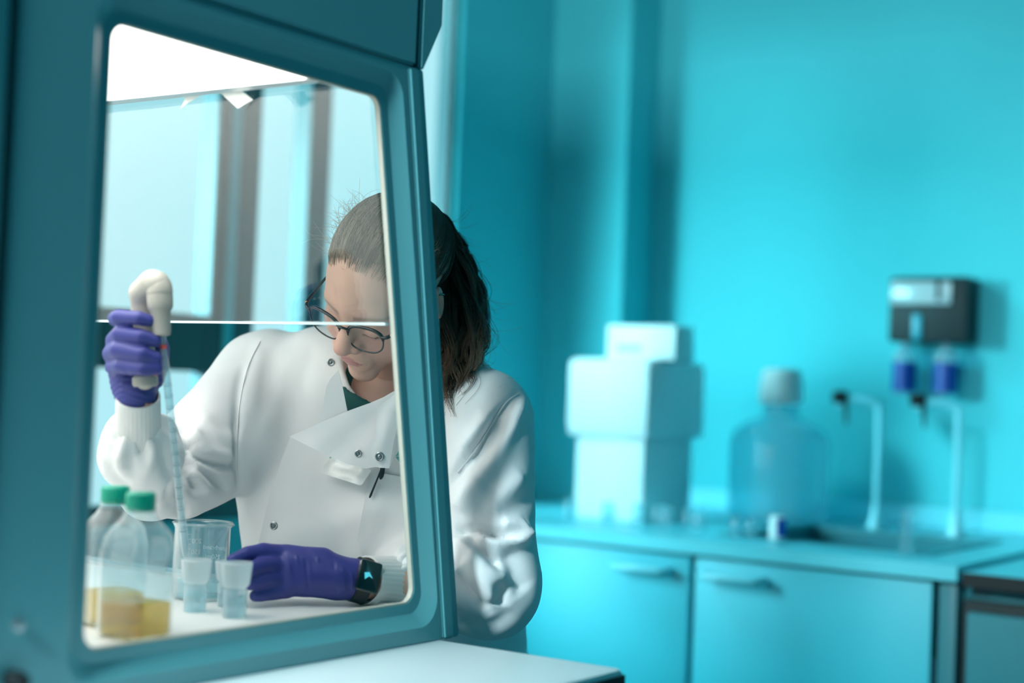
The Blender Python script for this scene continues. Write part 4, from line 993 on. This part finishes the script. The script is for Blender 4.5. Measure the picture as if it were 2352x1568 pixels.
for k in range(130):  # loose wisps reaching out to the right of the tail
    i0 = int(rng.uniform(.1, .9)*ns); p = sp_[i0]+np.array(cr)*wid[i0]*rng.uniform(.5, 1); dr = np.array(cr)*rng.uniform(.1, .6)+np.array([0, 0, -1.])*rng.uniform(.3, 1)+rng.normal(size=3)*.15; pts = [p]
    L = rng.uniform(.02, .08); c = rng.normal(size=3)*.3
    for i in range(9): dr = dr+c*.3; dr /= np.linalg.norm(dr); pts.append(pts[-1]+dr*L/9)
    paths.append(pts); rads.append(.00026); shades.append(rng.uniform(.3, 1))
tail = strands_mesh('ponytail', paths, rads, shades, M_tail, pr)
bm = bmesh.new(); tv = (Vector(sp_[4])-Vector(sp_[2])).normalized(); add_lathe(bm, (0, 0, 0), [(.007, -.004), (.010, -.003), (.0108, 0), (.010, .003), (.007, .004)], 20)
bmesh.ops.transform(bm, matrix=Matrix.Translation(Vector(sp_[2]))@tv.to_track_quat('Z', 'Y').to_matrix().to_4x4(), verts=bm.verts[:]); fin(bm, 'hair_tie', M_black, tail, True)

# ---- glasses sitting low on the nose
gl = thing('glasses', 'dark round-framed glasses worn low on the woman\'s nose', 'glasses', tuple(hw((0, .095, -.005))))
GZ = -.004
def rim(sx):
    pts = []
    for k in range(41):
        a = 2*math.pi*k/40; x = .0275*math.copysign(abs(math.cos(a))**.8, math.cos(a)); z = (.0175 if math.sin(a) > 0 else .0225)*math.copysign(abs(math.sin(a))**.75, math.sin(a))+.06*x
        y = .1045-.0045*((x+.034*1)/.06)**2*1.0-.12*z*.35
        pts.append((sx*(.0345+x), .1035-.006*((.0345+x)/.06)**2-.10*z, GZ+z))
    return pts
for sx in (-1, 1):
    pts = rim(sx); bm = bmesh.new(); add_tube(bm, [hw(p) for p in pts], [.0024 if p[2] > GZ+.002 else .0011 for p in pts], 8, False); r_ = fin(bm, 'frame_rim', M_frm, gl, True)
    bm = bmesh.new(); f = bm.faces.new([bm.verts.new(hw(p)) for p in pts[:-1]]); bmesh.ops.triangulate(bm, faces=[f]); fin(bm, 'lens', M_lens, r_, True)
    tube('temple', M_frm, [hw((sx*.0605, .0985, GZ+.010)), hw((sx*.068, .095, GZ+.011)), hw((sx*.0735, .080, GZ+.012)), hw((sx*.079, .03, GZ+.014)), hw((sx*.0815, -.004, GZ+.016)), hw((sx*.080, -.022, GZ+.004))], [.0018, .0026, .0024, .0016, .0014, .0014], gl, 8, 4)
    bm = bmesh.new(); bmesh.ops.create_icosphere(bm, subdivisions=2, radius=.0024, matrix=Matrix.Translation(hw((sx*.0715, .0905, GZ+.012)))); fin(bm, 'hinge', M_hinge, gl, True)
tube('bridge', M_frm, [hw((-.0105, .1035, GZ+.006)), hw((0, .1075, GZ+.010)), hw((.0105, .1035, GZ+.006))], .0017, gl, 8, 5)

# ---- legs, shoes and stool behind the table
def leg_sdf(sx):
    def fn(p):
        hp = (-1.42+sx*.085, 1.88, .66); kn = (-1.42+sx*.12, 1.66, .60+.02); an = (-1.42+sx*.12, 1.74, .25)
        d = cone(p, hp, kn, .085, .062); d = smin(d, cone(p, kn, an, .062, .045), .03); return smin(d, ell(p, (-1.42, 1.90, .68), (.16, .12, .09)), .04)
    return fn
def both(p): return smin(leg_sdf(1)(p), leg_sdf(-1)(p), .01)
v, q = nets(both, (-1.72, 1.5, .16), (-1.12, 2.06, .80), .009); link('trousers', mesh_of('trousers', v, q), M_trou, pr)
for sx in (-1, 1):
    def shoe(p, sx=sx):
        d = cone(p, (-1.42+sx*.12, 1.77, .245), (-1.42+sx*.13, 1.62, .235), .036, .032); d = smin(d, cone(p, (-1.42+sx*.12, 1.74, .30), (-1.42+sx*.12, 1.75, .26), .046, .04), .02); return smax(d, .21-p[:, 2], .004)
    v, q = nets(shoe, (-1.42+sx*.12-.07, 1.55, .18), (-1.42+sx*.12+.07, 1.84, .34), .005); link('shoe', mesh_of('shoe', v, q), M_shoe, pr)
st = thing('laboratory_stool', 'black laboratory stool with a curved backrest under the seated woman', 'stool', (-1.42, 1.93, 0))
lathe('seat', M_black, (-1.42, 1.93, .52), [(.0, 0), (.17, 0), (.20, .015), (.205, .04), (.19, .058), (0, .062)], st, 40)
lathe('column', M_steel, (-1.42, 1.93, 0), [(.03, .08), (.03, .30), (.02, .302), (.02, .52)], st, 24)
for k in range(5):
    a = 2*math.pi*k/5+.3; x, y = -1.42+.28*math.cos(a), 1.93+.28*math.sin(a)
    tube('base_leg', M_steel, [(-1.42, 1.93, .10), (x, y, .06)], [.022, .014], st, 10)
    lathe('castor', M_black, (x, y, 0), [(.02, .0), (.026, .012), (.026, .04), (.012, .052)], st, 14)
pts = [(-1.42+.235*math.cos(math.radians(a)), 1.93+.235*math.sin(math.radians(a)), .21) for a in range(0, 361, 12)]
tube('foot_ring', M_steel, pts, .011, st, 10)
for a in (30, 150, 270): tube('ring_spoke', M_steel, [(-1.42, 1.93, .21), (-1.42+.235*math.cos(math.radians(a)), 1.93+.235*math.sin(math.radians(a)), .21)], .008, st, 8)
# backrest shell whose side edge shows past the elbow
bm = bmesh.new(); A = []
for i in range(13):
    a = math.radians(-14+i*(208/12)); row = []
    for j in range(7):
        z = .60+j*.23/6; e = 1-(abs(j-3)/3)**3*.10; rx, ry = .165*e, .215*e; row.append(bm.verts.new((-1.475+rx*math.cos(a), 1.90+ry*math.sin(a), z-.015*math.cos(2*a))))
    A.append(row)
for a_, b_ in zip(A, A[1:]):
    for j in range(6): bm.faces.new((a_[j], b_[j], b_[j+1], a_[j+1]))
bmesh.ops.recalc_face_normals(bm, faces=bm.faces[:]); g_ = bmesh.ops.solidify(bm, geom=bm.faces[:], thickness=.02); fin(bm, 'backrest', M_black, st, angle=50)
tube('backrest_bar', M_steel, [(-1.42, 1.98, .515), (-1.42, 2.10, .53), (-1.42, 2.155, .60), (-1.42, 2.155, .72)], .012, st, 10, 3)

# ------------------------------------------------------------------ pipette controller held in the right glove
M_beige = mat('pipette_beige', (.50, .47, .42, 1), .45, spec=.4)
M_beige2 = mat('pipette_grey_beige', (.42, .40, .36, 1), .5)
M_orange = mat('orange_patch', (.75, .25, .05, 1), .5)
pc = thing('pipette_controller', 'beige electric pipette controller gripped in the raised violet glove', 'pipette controller', tuple(P(332, 760, 1.825)))
def ctrl(p):
    d = cone(p, P(333, 872, 1.823), P(330, 720, 1.826), .0120, .0125)
    d = smin(d, cone(p, P(330, 720, 1.826), P(325, 672, 1.820), .0125, .0115), .01)
    d = smin(d, cone(p, P(325, 672, 1.820), P(350, 650, 1.808), .0115, .0118), .014)
    return smin(d, cone(p, P(350, 650, 1.808), P(364, 652, 1.803), .0125, .0130), .016)
lo, hi = box_of([P(333, 890, 1.82), P(360, 630, 1.80), P(310, 650, 1.83)], .03)
v, q = nets(ctrl, lo, hi, .0018); link('handle', mesh_of('handle', v, q), M_beige, pc)
axn = (P(372, 768, 1.800)-P(367, 672, 1.803)).normalized(); r4 = axn.to_track_quat('Z', 'Y').to_matrix().to_4x4(); base = P(366.5, 672, 1.803)
def on_axis(name, m, prof, par, n=40, o=None):
    bm = bmesh.new(); add_lathe(bm, (0, 0, 0), prof, n); bmesh.ops.transform(bm, matrix=Matrix.Translation(o or base)@r4, verts=bm.verts[:]); return fin(bm, name, m, par, angle=40)
on_axis('head_ring', M_beige, [(.0, -.0185), (.008, -.018), (.0125, -.0155), (.0146, -.010), (.0156, -.001), (.0152, .0006)], pc)
nc = on_axis('nose_cone', M_beige2, [(.0150, .0003), (.0152, .010), (.0148, .017), (.0135, .020), (.0118, .0225), (.0108, .046), (.0100, .050), (.0055, .0515), (0, .052)], pc)
on_axis('seam_line', mat('seam_shade', (.40, .39, .36, 1), .5), [(.0153, -.0004), (.01545, .0002), (.0153, .0009)], pc)
bm = bmesh.new(); add_lathe(bm, (0, 0, 0), [(.0125, 0), (.0150, .002), (.0152, .010), (.0135, .013), (0, .0135)], 32)
ah = (P(334, 890, 1.822)-P(333, 860, 1.823)).normalized(); bmesh.ops.transform(bm, matrix=Matrix.Translation(P(333, 862, 1.823))@ah.to_track_quat('Z', 'Y').to_matrix().to_4x4(), verts=bm.verts[:]); fin(bm, 'end_cap', M_beige2, pc, angle=40)
bm = bmesh.new(); c_ = P(357, 852, 1.817); add_box(bm, -.002, .002, -.003, .003, -.006, .006, .0015); bmesh.ops.transform(bm, matrix=Matrix.Translation(c_), verts=bm.verts[:]); fin(bm, 'orange_patch', M_orange, pc)
# glass pipette held by the nose cone
M_pip = clear('pipette_glass', (.86, .95, .97, 1), 1.3, .03, .12, 1.5)
M_red = mat('red_band', (.85, .08, .06, 1), .5); M_tick = mat('pipette_print', (.04, .10, .14, 1), .5)
pt0, pt1 = P(373, 772, 1.800), P(430, 1300, 1.892); ad = (pt1-pt0).normalized(); L = (pt1-pt0).length
pp = thing('serological_pipette', 'long clear graduated glass pipette with a red band, reaching into the beaker', 'pipette', tuple(pt0))
r5 = ad.to_track_quat('Z', 'Y').to_matrix().to_4x4()
def on_pip(name, m, prof, par, n=28):
    bm = bmesh.new(); add_lathe(bm, (0, 0, 0), prof, n); bmesh.ops.transform(bm, matrix=Matrix.Translation(pt0)@r5, verts=bm.verts[:]); return fin(bm, name, m, par, angle=50)
on_pip('tube', M_pip, [(.0034, -.004), (.0036, .028), (.0046, .036), (.0049, .045), (.0049, L-.022), (.0040, L-.014), (.0017, L), (.0010, L), (.0030, L-.014), (.0037, L-.022), (.0037, .045), (.0028, .028), (.0026, -.004)], pp)
on_pip('red_band', M_red, [(.0038, .010), (.00385, .0145)], pp)
for k in range(14):
    z = .060+k*.0145
    if z < L-.03: on_pip('graduation_line', M_tick, [(.00498, z), (.00500, z+.0006)], pp)
